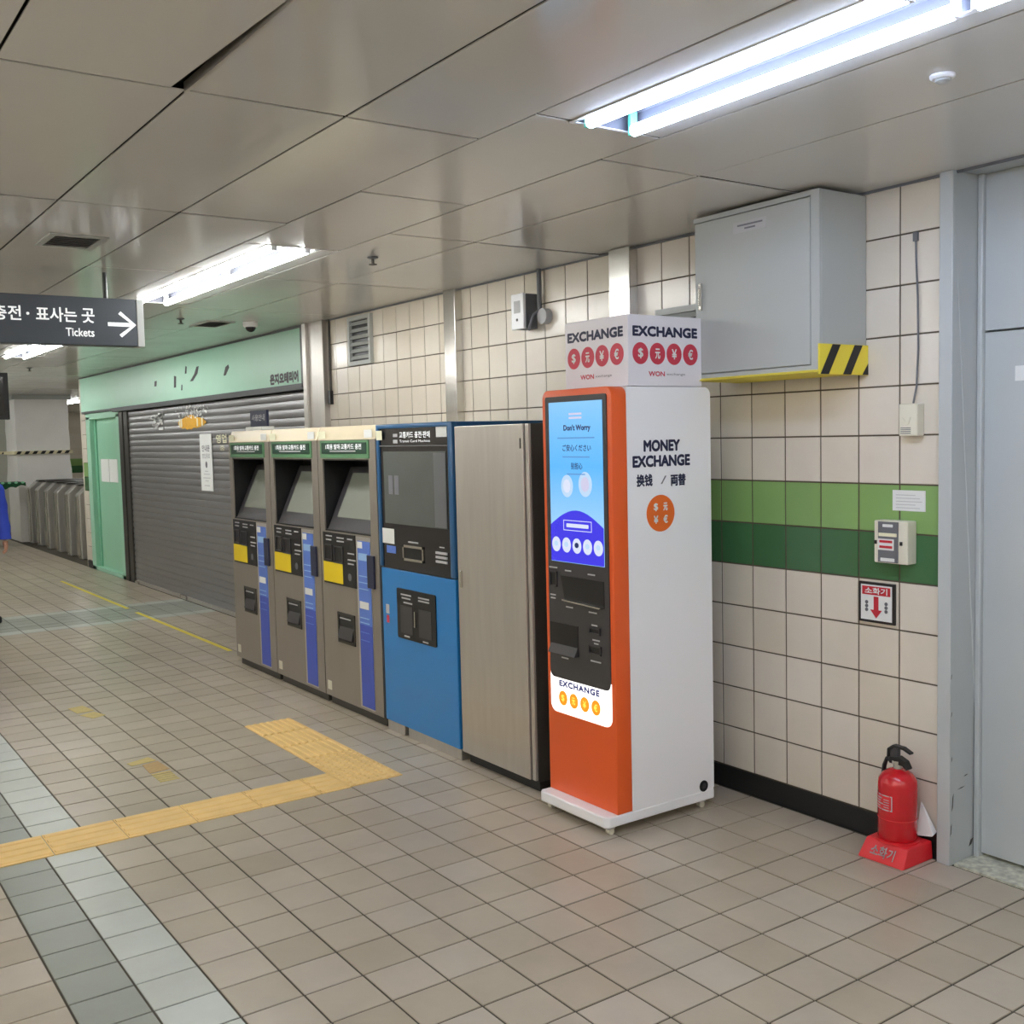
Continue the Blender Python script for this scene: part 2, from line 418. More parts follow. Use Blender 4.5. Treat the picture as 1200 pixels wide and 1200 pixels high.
rest = MB(); kinds = ['floor_tan', 'floor_light', 'floor_dark']
for area, cx, cy in cells[300:]:
    a, b = (FA - GAPF) / 2, (FB - GAPF) / 2; k = kinds.index(tile_kind(cx, cy))
    tx, ty, z = random.gauss(0, .0013), random.gauss(0, .0013), random.uniform(-.0006, .0004)
    top = [(cx + sx * a, cy + sy * b, z + sx * a * tx + sy * b * ty) for sx, sy in ((-1, -1), (1, -1), (1, 1), (-1, 1))]
    bot = [(p[0], p[1], -.012) for p in top]
    rest.add(bot + top, [(4, 5, 6, 7), (0, 1, 5, 4), (1, 2, 6, 5), (2, 3, 7, 6), (3, 0, 4, 7)], k)
r_ = bpy.data.meshes.new('tile_field'); r_.from_pydata(rest.v, [], rest.f); r_.polygons.foreach_set('material_index', rest.m)
for k in kinds: r_.materials.append(M[k])
ro = bpy.data.objects.new('tile_field', r_); COL.objects.link(ro); ro.parent = floor; ro['kind'] = 'stuff'
struct(MB().box(-34, -16.2, .35, 9, -.12, 0).box(-34, -24, -7, .35, -.12, 0).build('floor_gatehall', 'floor_tan', loc=(0, 0, 0)))

# tactile paving (L-shaped run of ribbed tiles)
tp = thing('tactile_paving', 'yellow ribbed tactile paving strip forming an L on the tiled floor', 'tactile paving', (-4.93, -1.31, 0))
def tactile(x0, x1, y0, y1, run):
    mb = MB().box(x0 + .002, x1 - .002, y0 + .002, y1 - .002, -.002, .004)
    if run == 'x':
        n = 7
        for k in range(n):
            c = y0 + (k + .5) * (y1 - y0) / n; mb.prism([(c - .013, .004), (c + .013, .004), (c + .008, .009), (c - .008, .009)], 'x', x0 + .01, x1 - .01)
    elif run == 'y':
        n = 4
        for k in range(n):
            c = x0 + (k + .5) * (x1 - x0) / n; mb.prism([(c - .018, .004), (c + .018, .004), (c + .011, .009), (c - .011, .009)], 'y', y0 + .008, y1 - .008)
    else:
        for a in range(6):
            for b in range(6):
                cx = x0 + (a + .5) * (x1 - x0) / 6; cy = y0 + (b + .5) * (y1 - y0) / 6
                mb.cyl((cx, cy, .004), (cx, cy, .009), .017, 8, .011)
    mb.build('tactile_tile', 'tactile', tp)
xs = [-6.235, -5.935, -5.64, -5.35]
for a, b in zip(xs[:-1], xs[1:]): tactile(a, b, -1.46, -1.16, 'x')
tactile(-5.35, -5.06, -1.46, -1.16, 'd'); tactile(-5.06, -4.785, -1.46, -1.16, 'd')
ys = [-1.46, -1.62, -1.93, -2.24, -2.55, -2.86, -3.17, -3.48, -3.79, -4.1]
for a, b in zip(ys[:-1], ys[1:]): tactile(-5.06, -4.775, b, a, 'y')

# floor tape and worn stickers
def floor_flat(name, pts, m, label, cat, z=.0012, group=None):
    cx = sum(p[0] for p in pts) / len(pts); cy = sum(p[1] for p in pts) / len(pts)
    return tag(MB().prism(pts, 'z', z - .001, z).build(name, m, loc=(cx, cy, 0)), label, cat, group)
floor_flat('floor_tape', [(-14.66, -.72), (-11.62, -.705), (-11.62, -.665), (-14.66, -.68)], 'tape', 'yellow tape line on the floor in front of the mint green door', 'floor tape')
floor_flat('floor_tape', [(-11.3, -.705), (-8.62, -.685), (-8.62, -.645), (-11.3, -.665)], 'tape', 'yellow tape line on the floor before the roller shutter, near the ticket machines', 'floor tape')
st = thing('floor_sticker', 'worn yellow footprint sticker on the floor nearer the tactile paving', 'floor sticker', (-5.72, -2.15, 0))
for k in range(5):
    x = -5.49 - k * .035
    MB().box(x - .012, x + .012, -2.2, -2.1, .0008, .0022).build('stripe', 'worn_yellow', st)
MB().prism([(-5.66, -2.2), (-5.68, -2.09), (-5.86, -2.1), (-5.84, -2.19)], 'z', .0008, .0022).build('patch', 'worn_tan', st)
MB().prism([(-5.88, -2.1), (-5.86, -2.24), (-5.92, -2.25), (-5.97, -2.12)], 'z', .0008, .002).build('tip', 'worn_yellow', st)
st = thing('floor_sticker', 'faded yellow footprint sticker on the floor farther from the tactile paving', 'floor sticker', (-7.28, -2.13, 0))
MB().prism([(-7.1, -2.06), (-7.06, -2.15), (-7.2, -2.2), (-7.24, -2.1)], 'z', .0008, .002).build('heel', 'worn_yellow', st)
MB().prism([(-7.27, -2.09), (-7.26, -2.2), (-7.44, -2.22), (-7.46, -2.12)], 'z', .0008, .002).build('sole', 'worn_yellow', st)

# ------------------------------------------------------------------ tiled wall
wall = struct(MB().box(-8.3, -2.449, .0035, .35, 0, 2.75).build('wall_back', 'wall_grout', loc=(0, 0, 0)))
wt = {k: chamfer_tile('tile', TW - .0068, TH - .0064, .01, .0015, 'y', k) for k in ('wall_cream', 'wall_lime', 'wall_green')}
hidden = MB(); hk = ['wall_cream', 'wall_lime', 'wall_green']
for k in range(-23, 6):
    cx = TX + (k + .5) * TW
    for r in range(13):
        cz = TZ + (r + .5) * TH
        kd = 'wall_lime' if r == 6 else 'wall_green' if r == 5 else 'wall_cream'
        vis = cx > -4.05 or cz > 1.75
        if vis: inst('tile', wt[kd], wall, (cx, random.uniform(-.0006, .0006), cz), (random.gauss(0, .0022), 0, random.gauss(0, .0022)))
        else:
            a, b = (TW - .005) / 2, (TH - .005) / 2
            hidden.box(cx - a, cx + a, 0, .01, cz - b, cz + b, hk.index(kd))
ho = hidden.build('tile_field', hk, wall, kind='stuff')
struct(MB().box(-8.3, -2.449, -.006, .004, -.001, .104).build('baseboard_back', 'baseboard', loc=(-5, 0, 0), bevel=.002))
# ceiling-line angle trim and steel pilasters
struct(MB().box(-8.25, -1.2, -.01, .0, 2.696, 2.706).build('trim_1', 'grey_plastic', loc=(-5, 0, 2.69)))
struct(MB().box(-6.05, -5.912, -.06, .0, 0, ZC).build('trim_2', 'steel_bright', loc=(-5.98, 0, 0), bevel=.003))
struct(MB().box(-4.372, -4.209, -.06, .0, 0, ZC).build('trim_3', 'steel_bright', loc=(-4.3, 0, 0), bevel=.003))
struct(MB().box(-8.27, -7.93, -.05, .05, 0, ZC).box(-8.27, -8.2, -.075, -.05, 0, ZC).build('trim_4', 'steel', loc=(-8.1, 0, 0), bevel=.003))

# doorway at the right end
struct(MB().box(-2.449, -2.392, -.035, .19, 0, ZC).box(-2.392, -2.37, .13, .19, 0, ZC).build('trim_5', 'grey_door', loc=(-2.42, 0, 0), bevel=.004))
fr5 = bpy.data.objects['trim_5']
for y0, z0, w, h in ((.02, .3, .05, .006), (.06, .345, .03, .006), (-.02, .22, .012, .07), (-.03, .12, .01, .05), (-.025, .42, .006, .02), (-.028, .6, .006, .02), (.1, .05, .03, .03), (-.03, .75, .006, .02)):
    flat([(y0, z0), (y0 + w * .6, z0 + h * .2), (y0 + w, z0 + h), (y0 + w * .4, z0 + h * .8)], 's', -2.392, 'steel_dark', fr5, 'scuff', t=.0006)
dr = struct(MB().box(-2.37, -1.3, .15, .195, .02, 2.098).build('door_1', 'grey_door', loc=(-1.85, .17, 0), bevel=.002))
MB().box(-2.245, -2.12, .1485, .15, 1.905, 1.962).build('sticker', 'white_paper', dr, label='small white sticker')
MB().cyl((-1.42, .15, 1.0), (-1.42, .1, 1.0), .012).cyl((-1.42, .1, 1.0), (-1.54, .1, 1.0), .011).build('door_handle', 'steel_bright', dr, smooth=True)
struct(MB().box(-2.37, -1.3, .15, .195, 2.106, ZC).build('trim_6', 'grey_door', loc=(-1.85, .17, 2.1), bevel=.002))
struct(MB().box(-1.3, -1.24, -.035, .19, 0, ZC).build('trim_7', 'grey_door', loc=(-1.27, 0, 0), bevel=.004))
struct(MB().box(-2.392, -1.3, -.005, .2, -.02, .006).build('trim_8', 'terrazzo', loc=(-1.85, .1, 0), bevel=.002))
struct(MB().box(-2.4, -1.3, 0, .2, ZC, ZC + .03).build('trim_10', 'grey_door', loc=(-1.85, .1, ZC)))
struct(MB().box(-2.5, 3.4, .2, .35, 0, 2.75).build('wall_door_recess', 'plaster', loc=(-1.85, .25, 0)))
struct(MB().box(-1.24, 3.2, 0, .2, 0, 2.75).build('wall_back_right', 'wall_cream', loc=(1, 0, 0)))
# unseen sides of the concourse
struct(MB().box(3.2, 3.35, -7.1, .35, 0, 2.75).build('wall_right', 'wall_cream', loc=(3.2, -3, 0)))
struct(MB().box(-24, 3.35, -7.15, -7.0, 0, 2.75).build('wall_front', 'wall_cream', loc=(-10, -7, 0)))

# ------------------------------------------------------------------ ceiling
ceil = struct(MB().box(-34, 3.3, -7.1, .35, ZC + .1, ZC + .16).box(-34, -16, .35, 9, ZC + .1, ZC + .16).build('ceiling', 'ceil_back', loc=(0, 0, ZC)))
LAMPS = [-2.64, -7.39, -12.4, -17.2, 2.0 - .0]     # x start of the lamps in the visible row
LLEN = 2.36
ylines = [0, -.815, -1.3, -1.81, -2.29, -2.77, -3.25, -3.73, -4.21, -4.69, -5.17, -5.69, -6.2, -6.68, -7.0]
def panel(x0, x1, y0, y1, skew=0.0):
    g = .005
    mb = MB().prism([(x0 + g * 1.3, y0 + g * .9), (x1 - g * 1.3, y0 + g * .9), (x1 - g * 1.3, y1 - g * .9), (x0 + .75, y1 - g * .9), (x0 + g * 1.3, y1 - skew)], 'z', 0, .004) if skew else MB().box(x0 + g * 1.3, x1 - g * 1.3, y0 + g * .9, y1 - g * .9, 0, .004)
    cx, cy = (x0 + x1) / 2, (y0 + y1) / 2
    tx, ty = random.gauss(0, .0022), random.gauss(0, .0012)
    vs = []
    for v in mb.v:
        dz = (v[1] - cy) * tx + (v[0] - cx) * ty
        vs.append((v[0] - cx, v[1] - cy, v[2] + dz))
    mb.v = vs
    me = mb.mesh('panel'); me.materials.append(M['ceil'])
    return inst('panel', me, ceil, (cx, cy, ZC))
PX = 1.555
def row_panels(ya, yb, xmin, xmax, off):
    n0 = math.floor((xmin - off) / PX); x = off + n0 * PX
    while x < xmax:
        a, b = max(x, xmin), min(x + PX, xmax)
        if b - a > .05: panel(a, b, ya, yb, skew=.045 if abs(yb + 2.77) < .01 and abs(a + 2.95) < .01 else 0.0)
        x += PX
for ya, yb in zip(ylines[1:], ylines[:-1]):
    lamp_row = ya in (-1.81, -4.21, -6.68)
    if not lamp_row: row_panels(ya, yb, -24, 3.2, -2.95)
    else:
        ends = sorted((x, x + LLEN) for x in LAMPS)
        cur = -24.0
        yc_ = {-1.81: -1.535, -4.21: -3.97, -6.68: -6.43}[ya]; yl0, yl1 = yc_ - .133, yc_ + .133
        for a, b in ends:
            row_panels(ya, yb, cur, a, -3.8); 
            row_panels(ya, yl0, a, min(b, 3.2), a); row_panels(yl1, yb, a, min(b, 3.2), a)
            cur = b
        if cur < 3.2: row_panels(ya, yb, cur, 3.2, -3.8)
for k in range(6):
    for q in range(11): panel(-34 + k * 3, -31 + k * 3, q * .8, q * .8 + .8)
for q in range(9): panel(-34, -29, -7 + q * .78, -7 + q * .78 + .78); panel(-29, -24, -7 + q * .78, -7 + q * .78 + .78)
# the drooping panel edge near the sign: a bent steel carrier showing in the gap
struct(MB().prism([(-2.95, -2.777), (-2.95, -2.766), (-2.2, -2.769), (-2.2, -2.773)], 'z', ZC - .008, ZC + .02).build('trim_9', 'steel', loc=(-2.6, -2.77, ZC)))

def lamp(x, y, m, label):
    t = thing('ceiling_lamp', label, 'ceiling lamp', (x + LLEN / 2, y, ZC), 'fluorescent ceiling lamps')
    w = .128
    h = MB().box(x, x + LLEN, y - w, y + w, ZC + .06, ZC + .066).box(x, x + LLEN, y - w, y - w + .004, ZC, ZC + .06).box(x, x + LLEN, y + w - .004, y + w, ZC, ZC + .06)
    h.box(x, x + .004, y - w, y + w, ZC, ZC + .06).box(x + LLEN - .004, x + LLEN, y - w, y + w, ZC, ZC + .06)
    h.build('housing', 'lamp_tray', t)
    e = w + .014; f = w - .004
    MB().box(x - .012, x + LLEN + .012, y - e, y - f, ZC - .003, ZC).box(x - .012, x + LLEN + .012, y + f, y + e, ZC - .003, ZC).box(x - .012, x + .004, y - f, y + f, ZC - .003, ZC).box(x + LLEN - .004, x + LLEN + .012, y - f, y + f, ZC - .003, ZC).build('rim', 'lamp_white', t)
    for k in range(2):
        a = x + .02 + k * LLEN / 2; b = a + LLEN / 2 - .04
        for s in (-1, 1):
            yy = y + s * .09
            MB().cyl((a + .012, yy, ZC - .004), (b - .012, yy, ZC - .004), .0185, 12).build('tube', m, t, smooth=True)
            for u in (a, b - .012): MB().box(u, u + .012, yy - .014, yy + .014, ZC - .02, ZC + .055).build('socket', 'copper' if m == 'tube_near' and u < x + .1 else 'lamp_white', t)
    return t
lamp(LAMPS[0], -1.535, 'tube_near', 'large twin-tube fluorescent lamp glowing on the ceiling above the money exchange machine')
lamp(LAMPS[1], -1.555, 'tube_row', 'twin-tube fluorescent lamp on the ceiling right of the hanging tickets sign')
lamp(LAMPS[2], -1.52, 'tube_row', 'distant fluorescent lamp on the ceiling seen just under the tickets sign')
lamp(LAMPS[3], -1.53, 'tube_row', 'farthest fluorescent lamp of the row on the ceiling toward the ticket gates')
lamp(LAMPS[4] - 1.2, -1.535, 'tube_row', 'fluorescent lamp on the ceiling beyond the grey door')
for x in LAMPS[:4] + [LAMPS[4] - 1.2]:  # two more rows out of view, added to raise the room light
    where = {LAMPS[0]: 'level with the money exchange kiosk', LAMPS[1]: 'level with the ticket machines', LAMPS[2]: 'level with the roller shutter', LAMPS[3]: 'level with the ticket gates'}.get(x, 'beyond the grey door')
    lamp(x, -3.97, 'tube_added', 'added unseen second-row fluorescent ceiling lamp ' + where)
    lamp(x, -6.43, 'tube_added', 'added unseen fluorescent ceiling lamp near the opposite wall, ' + where)
lamp(-25.6, 1.73, 'tube_row', 'fluorescent lamp on the ceiling behind the wrapped pillar')
lamp(-20.6, 2.6, 'tube_row', 'added unseen fluorescent lamp on the ceiling above the ticket gates')  # out of view, added to brighten the dark gate hall
lamp(-30.6, 5.6, 'tube_row', 'added unseen fluorescent lamp at the far end wall of the gate hall')  # also unseen, added as fill for the gate hall
lamp(-22.0, -1.9, 'tube_row', 'added unseen fluorescent lamp on the ceiling by the pale end wall')  # outside the frame, added to lighten the pillar and gate area

# ceiling fittings
def ceiling_grille(x0, x1, y0, y1, label):
    t = thing('ceiling_vent', label, 'vent', ((x0 + x1) / 2, (y0 + y1) / 2, ZC))
    f = .03
    MB().box(x0, x1, y0, y0 + f, ZC - .008, ZC).box(x0, x1, y1 - f, y1, ZC - .008, ZC).box(x0, x0 + f, y0 + f, y1 - f, ZC - .008, ZC).box(x1 - f, x1, y0 + f, y1 - f, ZC - .008, ZC).build('frame', 'grey_cab', t)
    MB().box(x0 + f, x1 - f, y0 + f, y1 - f, ZC - .002, ZC).build('backing', 'grey_plastic', t)
    n = 7
    for k in range(n):
        c = x0 + f + (k + .5) * (x1 - x0 - 2 * f) / n
        MB().prism([(c - .012, ZC - .002), (c - .008, ZC - .002), (c + .016, ZC - .008), (c + .012, ZC - .008)], 'y', y0 + f, y1 - f).build('slat', 'pale_print', t)
ceiling_grille(-5.52, -5.18, -2.66, -2.4, 'square grey air vent in the ceiling above the tickets sign')
ceiling_grille(-8.72, -8.3, -.86, -.62, 'dark air vent in the ceiling before the mint green fascia')
def sprinkler(x, y, label, r=.03):
    t = thing('sprinkler_head', label, 'sprinkler', (x, y, ZC), 'sprinkler heads')
    MB().lathe(x, y, [(r, ZC), (r, ZC - .006), (r * .5, ZC - .012), (r * .45, ZC - .012)], 14).build('escutcheon', 'grey_plastic', t, smooth=True)
    MB().cyl((x, y, ZC - .012), (x, y, ZC - .035), .008).lathe(x, y, [(.008, ZC - .035), (.022, ZC - .038), (.022, ZC - .042), (.008, ZC - .045)], 12).build('nozzle', 'steel_dark', t)
sprinkler(-5.11, -1.067, 'dark sprinkler head in the ceiling right of the middle lamp')
sprinkler(-8.25, -1.08, 'small sprinkler head in the ceiling left of the dark air vent')
sprinkler(-14.0, -1.07, 'tiny far sprinkler head in the ceiling before the far end of the mint fascia')
t = thing('smoke_detector', 'pale smoke detector on the ceiling to the right of the big lamp', 'smoke detector', (-1.777, -1.05, ZC))
MB().lathe(-1.777, -1.05, [(.034, ZC), (.034, ZC - .006), (.028, ZC - .012)], 24).build('base', 'lamp_white', t, smooth=True)
MB().lathe(-1.777, -1.05, [(.02, ZC - .012), (.02, ZC - .018), (.01, ZC - .024)], 20).build('sensor', 'grey_cab', t, smooth=True)
t = thing('security_camera', 'small dome camera on the ceiling next to the dark air vent', 'camera', (-8.3, -.5, ZC))
MB().lathe(-8.3, -.5, [(.06, ZC), (.06, ZC - .03), (.05, ZC - .04)], 20).build('housing', 'lamp_white', t, smooth=True)
MB().ball((-8.3, -.5, ZC - .04), .042, .042, .04, 16, 10).build('dome', 'dark_glass', t, smooth=True)

# ------------------------------------------------------------------ money exchange machine
ex = thing('money_exchange_machine', 'tall orange and white money exchange kiosk on casters with a blue touchscreen', 'exchange machine', (-3.7, -.55, 0))
EXL, EXR, EYF, EYS, EYB = -3.942, -3.457, -.838, -.752, -.25
MB().prism(rr(EYS, EYB, .085, 1.94, (0, .012, .035, 0), 6), 'x', EXL + .002, EXR).build('body', 'white', ex, smooth=True)
MB().prism(rr(EXL, EXR, .088, 1.942, (.004, .004, .04, .04), 7), 'y', EYF, EYS).build('front_shell', 'orange', ex, smooth=True, bevel=.006, seg=3)
base = MB().prism([(-3.947, -.25), (-3.947, -.885), (-3.93, -.902), (-3.475, -.902), (-3.455, -.885), (-3.455, -.25)], 'z', .04, .088).build('base', 'white', ex, bevel=.006)
for cx, cy in ((-3.915, -.855), (-3.49, -.86), (-3.915, -.31), (-3.49, -.31)):
    c = MB().box(cx - .016, cx + .016, cy - .02, cy + .02, .028, .042).build('caster', 'pale_print', ex)
    MB().cyl((cx - .012, cy + .004, .0155), (cx + .012, cy + .004, .0155), .0155, 14).build('wheel', 'cream_plastic', c, smooth=True)
# bezel panel, control panel
F = EYF
MB().prism(rr(-3.912, -3.484, .628, 1.912, (.03, .03, .012, .012)), 'y', F - .006, F + .01).build('control_panel', 'charcoal', ex)
disp = MB().box(-3.882, -3.508, F - .0085, F - .004, 1.168, 1.886).build('display', 'disp', ex, label='lit blue touchscreen')
D = F - .0085
arc = [(-3.882, 1.17), (-3.508, 1.17)] + [(-3.508 - .374 * k / 14, 1.335 + .07 * math.sin(math.pi * k / 14)) for k in range(15)]
flat(arc, 'f', D, 'disp_indigo', disp, 'screen_hill')
text("Don't Worry", 'f', -3.68, 1.768, .19, .034, D, 'disp_text', disp, bold=.03)
text('ご安心ください', 'f', -3.684, 1.682, .2, .03, D, 'disp_text', disp, bold=.012)
text('别担心', 'f', -3.685, 1.602, .08, .03, D, 'disp_text', disp, bold=.012)
for z, w in ((1.726, .26), (1.642, .19), (1.566, .13)):
    flat([(-3.69 - w / 2, z - .003), (-3.69 + w / 2, z - .003), (-3.69 + w / 2, z + .003), (-3.69 - w / 2, z + .003)], 'f', D, 'disp_faint', disp, 'print_line')
for x, z in ((-3.69, 1.832), (-3.69, 1.815)): flat(rr(x - .045, x + .045, z - .005, z + .004, .002), 'f', D, 'disp_pink', disp, 'print_line')
for x, z, w, h in ((-3.757, 1.512, .042, .05), (-3.628, 1.522, .046, .055)):
    flat(disc(x, z, w, h), 'f', D, 'disp_cloud', disp, 'cloud'); flat(disc(x, z, w * .6, h * .6), 'f', D - .0012, 'disp_pink' if x > -3.7 else 'disp_white', disp, 'cloud')
bt = MB()
for a in ((-3.787, -3.588, 1.357, 1.36), (-3.787, -3.588, 1.313, 1.316), (-3.787, -3.784, 1.313, 1.36), (-3.591, -3.588, 1.313, 1.36)): bt.box(a[0], a[1], D - .0018, D - .001, a[2], a[3])
bt.build('button_outline', 'disp_white', disp)
flat(rr(-3.765, -3.61, 1.328, 1.345, .004), 'f', D - .001, 'disp_white', disp, 'print_line')
for k in range(5):
    x = -3.842 + k * .0745
    flat(disc(x, 1.247, .031, .034), 'f', D - .001, 'disp_white', disp, 'language_button'); flat(disc(x, 1.25, .014, .012), 'f', D - .0024, 'disp_text' if k == 2 else 'disp_cloud', disp, 'language_mark')
def slot(parent, x0, x1, z0, z1, yf, m='black', f=.006, fm='charcoal', name='slot'):
    s_ = MB().box(x0, x1, yf - .006, yf, z0, z0 + f).box(x0, x1, yf - .006, yf, z1 - f, z1).box(x0, x0 + f, yf - .006, yf, z0, z1).box(x1 - f, x1, yf - .006, yf, z0, z1).build(name, fm, parent)
    MB().box(x0 + f, x1 - f, yf - .0012, yf, z0 + f, z1 - f).build(name + '_opening', m, s_)
    return s_
P = F - .006
s1 = MB().prism([(-3.82, 1.105), (-3.515, 1.105), (-3.515, .985), (-3.545, .978), (-3.79, .992)], 'y', P - .002, P).build('tray', 'black', ex)
MB().prism([(-3.79, 1.0), (-3.52, .99), (-3.53, .984), (-3.79, .994)], 'y', P - .02, P - .001).build('tray_lip', 'steel_bright', s1)
slot(ex, -3.9, -3.845, 1.05, 1.12, P)
s2 = MB().box(-3.905, -3.7, P - .002, P, .745, .885).build('tray', 'black', ex)
MB().prism([(P - .022, .745), (P, .745), (P, .79)], 'x', -3.9, -3.705).build('tray_lip', 'charcoal', s2)
slot(ex, -3.62, -3.545, .865, .895, P); slot(ex, -3.625, -3.54, .775, .815, P)
for x, z, w in ((-3.875, 1.137, .06), (-3.765, 1.13, .045), (-3.6, 1.127, .05), (-3.88, 1.01, .04), (-3.88, .995, .035), (-3.76, .965, .05), (-3.595, .96, .055), (-3.585, .905, .04), (-3.575, .84, .05), (-3.575, .825, .03), (-3.6, .79, .012), (-3.58, .745, .07), (-3.8, .727, .05)):
    flat([(x - w / 2, z - .003), (x + w / 2, z - .003), (x + w / 2, z + .003), (x - w / 2, z + .003)], 'f', P, 'pale_print', ex, 'print_line')
lit = MB().prism(rr(-3.914, -3.482, .466, .66, (.04, .04, .0, .0)), 'y', F - .004, F + .01).build('lit_sign', 'lit_white', ex, label='backlit white exchange sign')
text('EXCHANGE', 'f', -3.705, .605, .29, .03, F - .004, 'indigo', lit, bold=.05, spacing=1.1)
for k, s_ in enumerate('$元¥€'):
    x = -3.823 + k * .0785
    flat(disc(x, .537, .031, .034), 'f', F - .004, 'lit_orange', lit, 'coin'); text(s_, 'f', x, .537, .024, .034, F - .0052, 'lit_yellow', lit, 'symbol', bold=.02)
# side lettering
S = EXR
text('MONEY', 's', -.55, 1.684, .217, .052, S, 'navy', ex, bold=.04)
text('EXCHANGE', 's', -.552, 1.617, .342, .052, S, 'navy', ex, bold=.04)
text('换钱', 's', -.655, 1.535, .093, .054, S, 'navy', ex, bold=.025)
text('/', 's', -.543, 1.533, .035, .035, S, 'grey_print', ex)
text('両替', 's', -.455, 1.53, .093, .054, S, 'navy', ex, bold=.025)
lg = flat(disc(-.563, 1.387, .083, .081, 40), 's', S, 'orange_flat', ex, 'emblem')
for s_, a, z in (('$', -.592, 1.415), ('元', -.535, 1.415), ('¥', -.592, 1.36), ('€', -.535, 1.36)): text(s_, 's', a, z, .026, .036, S + .0012, 'white_paper', lg, 'symbol', bold=.03)
g_ = MB().cyl((S - .002, -.318, .11), (S + .003, -.318, .11), .026, 24).build('cable_grommet', 'black', ex, smooth=True)
MB().cyl((S + .002, -.318, .11), (S + .005, -.318, .11), .012, 16).build('plug', 'charcoal', g_)

# lettered sign box on top
sb = thing('sign_box', 'white exchange sign box with red currency circles on top of the orange kiosk', 'sign box', (-3.68, -.515, 1.942))
MB().box(-3.895, -3.46, -.735, -.297, 1.9425, 2.248).build('box', 'box_white', sb, bevel=.004)
for pl, d, ac in (('f', -.735, -3.682), ('s', -3.46, -.517)):
    text('EXCHANGE', pl, ac, 2.178, .385, .046, d, 'navy', sb, bold=.045)
    for k, s_ in enumerate('$元¥€'):
        a = ac - .148 + k * .099
        c = flat(disc(a, 2.083, .045, .047, 28), pl, d, 'red_flat', sb, 'currency_circle')
        text(s_, pl, a, 2.083, .03, .045, d + (-.0012 if pl == 'f' else .0012), 'white_paper', c, 'symbol', bold=.02)
    text('WON', pl, ac - .055, 1.996, .095, .022, d, 'red_flat', sb, bold=.03)
    text('exchange', pl, ac + .06, 1.994, .11, .014, d, 'grey_print', sb)

# ------------------------------------------------------------------ steel cabinet beside it
cb = thing('steel_cabinet', 'plain brushed steel cabinet between the blue machine and the orange kiosk', 'cabinet', (-4.44, -.4, 0))
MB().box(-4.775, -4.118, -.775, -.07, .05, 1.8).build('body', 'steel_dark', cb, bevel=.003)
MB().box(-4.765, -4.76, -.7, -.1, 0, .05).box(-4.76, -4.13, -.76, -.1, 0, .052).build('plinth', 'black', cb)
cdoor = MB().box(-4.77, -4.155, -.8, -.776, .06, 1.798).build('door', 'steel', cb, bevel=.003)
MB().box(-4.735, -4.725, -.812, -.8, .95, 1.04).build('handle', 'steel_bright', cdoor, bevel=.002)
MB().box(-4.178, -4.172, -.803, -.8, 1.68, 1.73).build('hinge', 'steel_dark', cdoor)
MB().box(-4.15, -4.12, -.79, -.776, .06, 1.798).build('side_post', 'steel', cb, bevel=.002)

# ------------------------------------------------------------------ blue machine
bm_ = thing('card_machine', 'blue transit card vending machine with black upper panel and white header lettering', 'vending machine', (-5.2, -.4, 0))
MB().box(-5.632, -4.79, -.77, -.06, .06, 1.825).build('body', 'blue_edge', bm_, bevel=.004)
fr = MB().prism([(-5.632, .99), (-5.598, .99), (-5.598, 1.8), (-4.83, 1.8), (-4.83, .99), (-4.785, .99), (-4.785, 1.826), (-5.632, 1.826)], 'y', -.81, -.77)
fr.build('frame', 'blue_edge', bm_, bevel=.006, smooth=True)
MB().box(-5.598, -4.83, -.8, -.77, .985, 1.8).build('upper_panel', 'dark_glass', bm_)
sc_ = MB().box(-5.555, -4.86, -.8035, -.8, 1.25, 1.668).build('screen', 'screen_blue', bm_, label='idle grey screen')
MB().box(-4.985, -4.862, -.8045, -.8035, 1.255, 1.66).build('screen_column', 'grey_plastic', sc_)
for x in (-5.5, -5.43): MB().box(x, x + .05, -.8045, -.8035, 1.42, 1.53).build('screen_tile', 'grey_print', sc_)
MB().box(-5.598, -4.83, -.806, -.8, 1.697, 1.703).build('seam', 'grey_plastic', bm_)
text('교통카드 충전·판매', 'f', -5.19, 1.762, .34, .036, -.8, 'sign_white', bm_, bold=.01)
text('Transit Card Machine', 'f', -5.19, 1.727, .34, .014, -.8, 'sign_white', bm_)
for x, z, w, h in ((-5.41, 1.76, .05, .018), (-5.41, 1.725, .05, .02)): flat(rr(x - w / 2, x + w / 2, z - h / 2, z + h / 2, .003), 'f', -.8, 'pale_print', bm_, 'print_line')
flat(rr(-5.62, -5.55, 1.735, 1.79, .002), 'f', -.811, 'cream_paper', bm_, 'sticker'); flat(rr(-4.955, -4.845, 1.745, 1.8, .002), 'f', -.8, 'white_paper', bm_, 'sticker')
flat(rr(-5.605, -5.455, 1.13, 1.218, .002), 'f', -.801, 'white_paper', bm_, 'sticker', label='white notice sticker'); flat(rr(-5.55, -5.44, 1.075, 1.118, .002), 'f', -.801, 'strip_blue', bm_, 'sticker')
slot(bm_, -5.355, -5.12, 1.045, 1.135, -.8, f=.014, fm='steel_bright', name='bill_slot')
MB().box(-5.29, -5.18, -.803, -.8, 1.15, 1.158).build('print_line', 'pale_print', bm_)
for k in range(3): MB().box(-4.985, -4.87, -.807, -.8, 1.062 + k * .024, 1.075 + k * .024).build('card_slot', 'pale_print', bm_)
MB().box(-4.95, -4.9, -.802, -.8, 1.145, 1.151).build('print_line', 'pale_print', bm_)
dd = MB().box(-5.628, -4.8, -.8, -.77, .062, .982).build('lower_door', 'blue', bm_, bevel=.004)
tr = MB().prism(rr(-5.44, -5.005, .587, .878, .012), 'y', -.806, -.8).build('return_tray', 'black', dd)
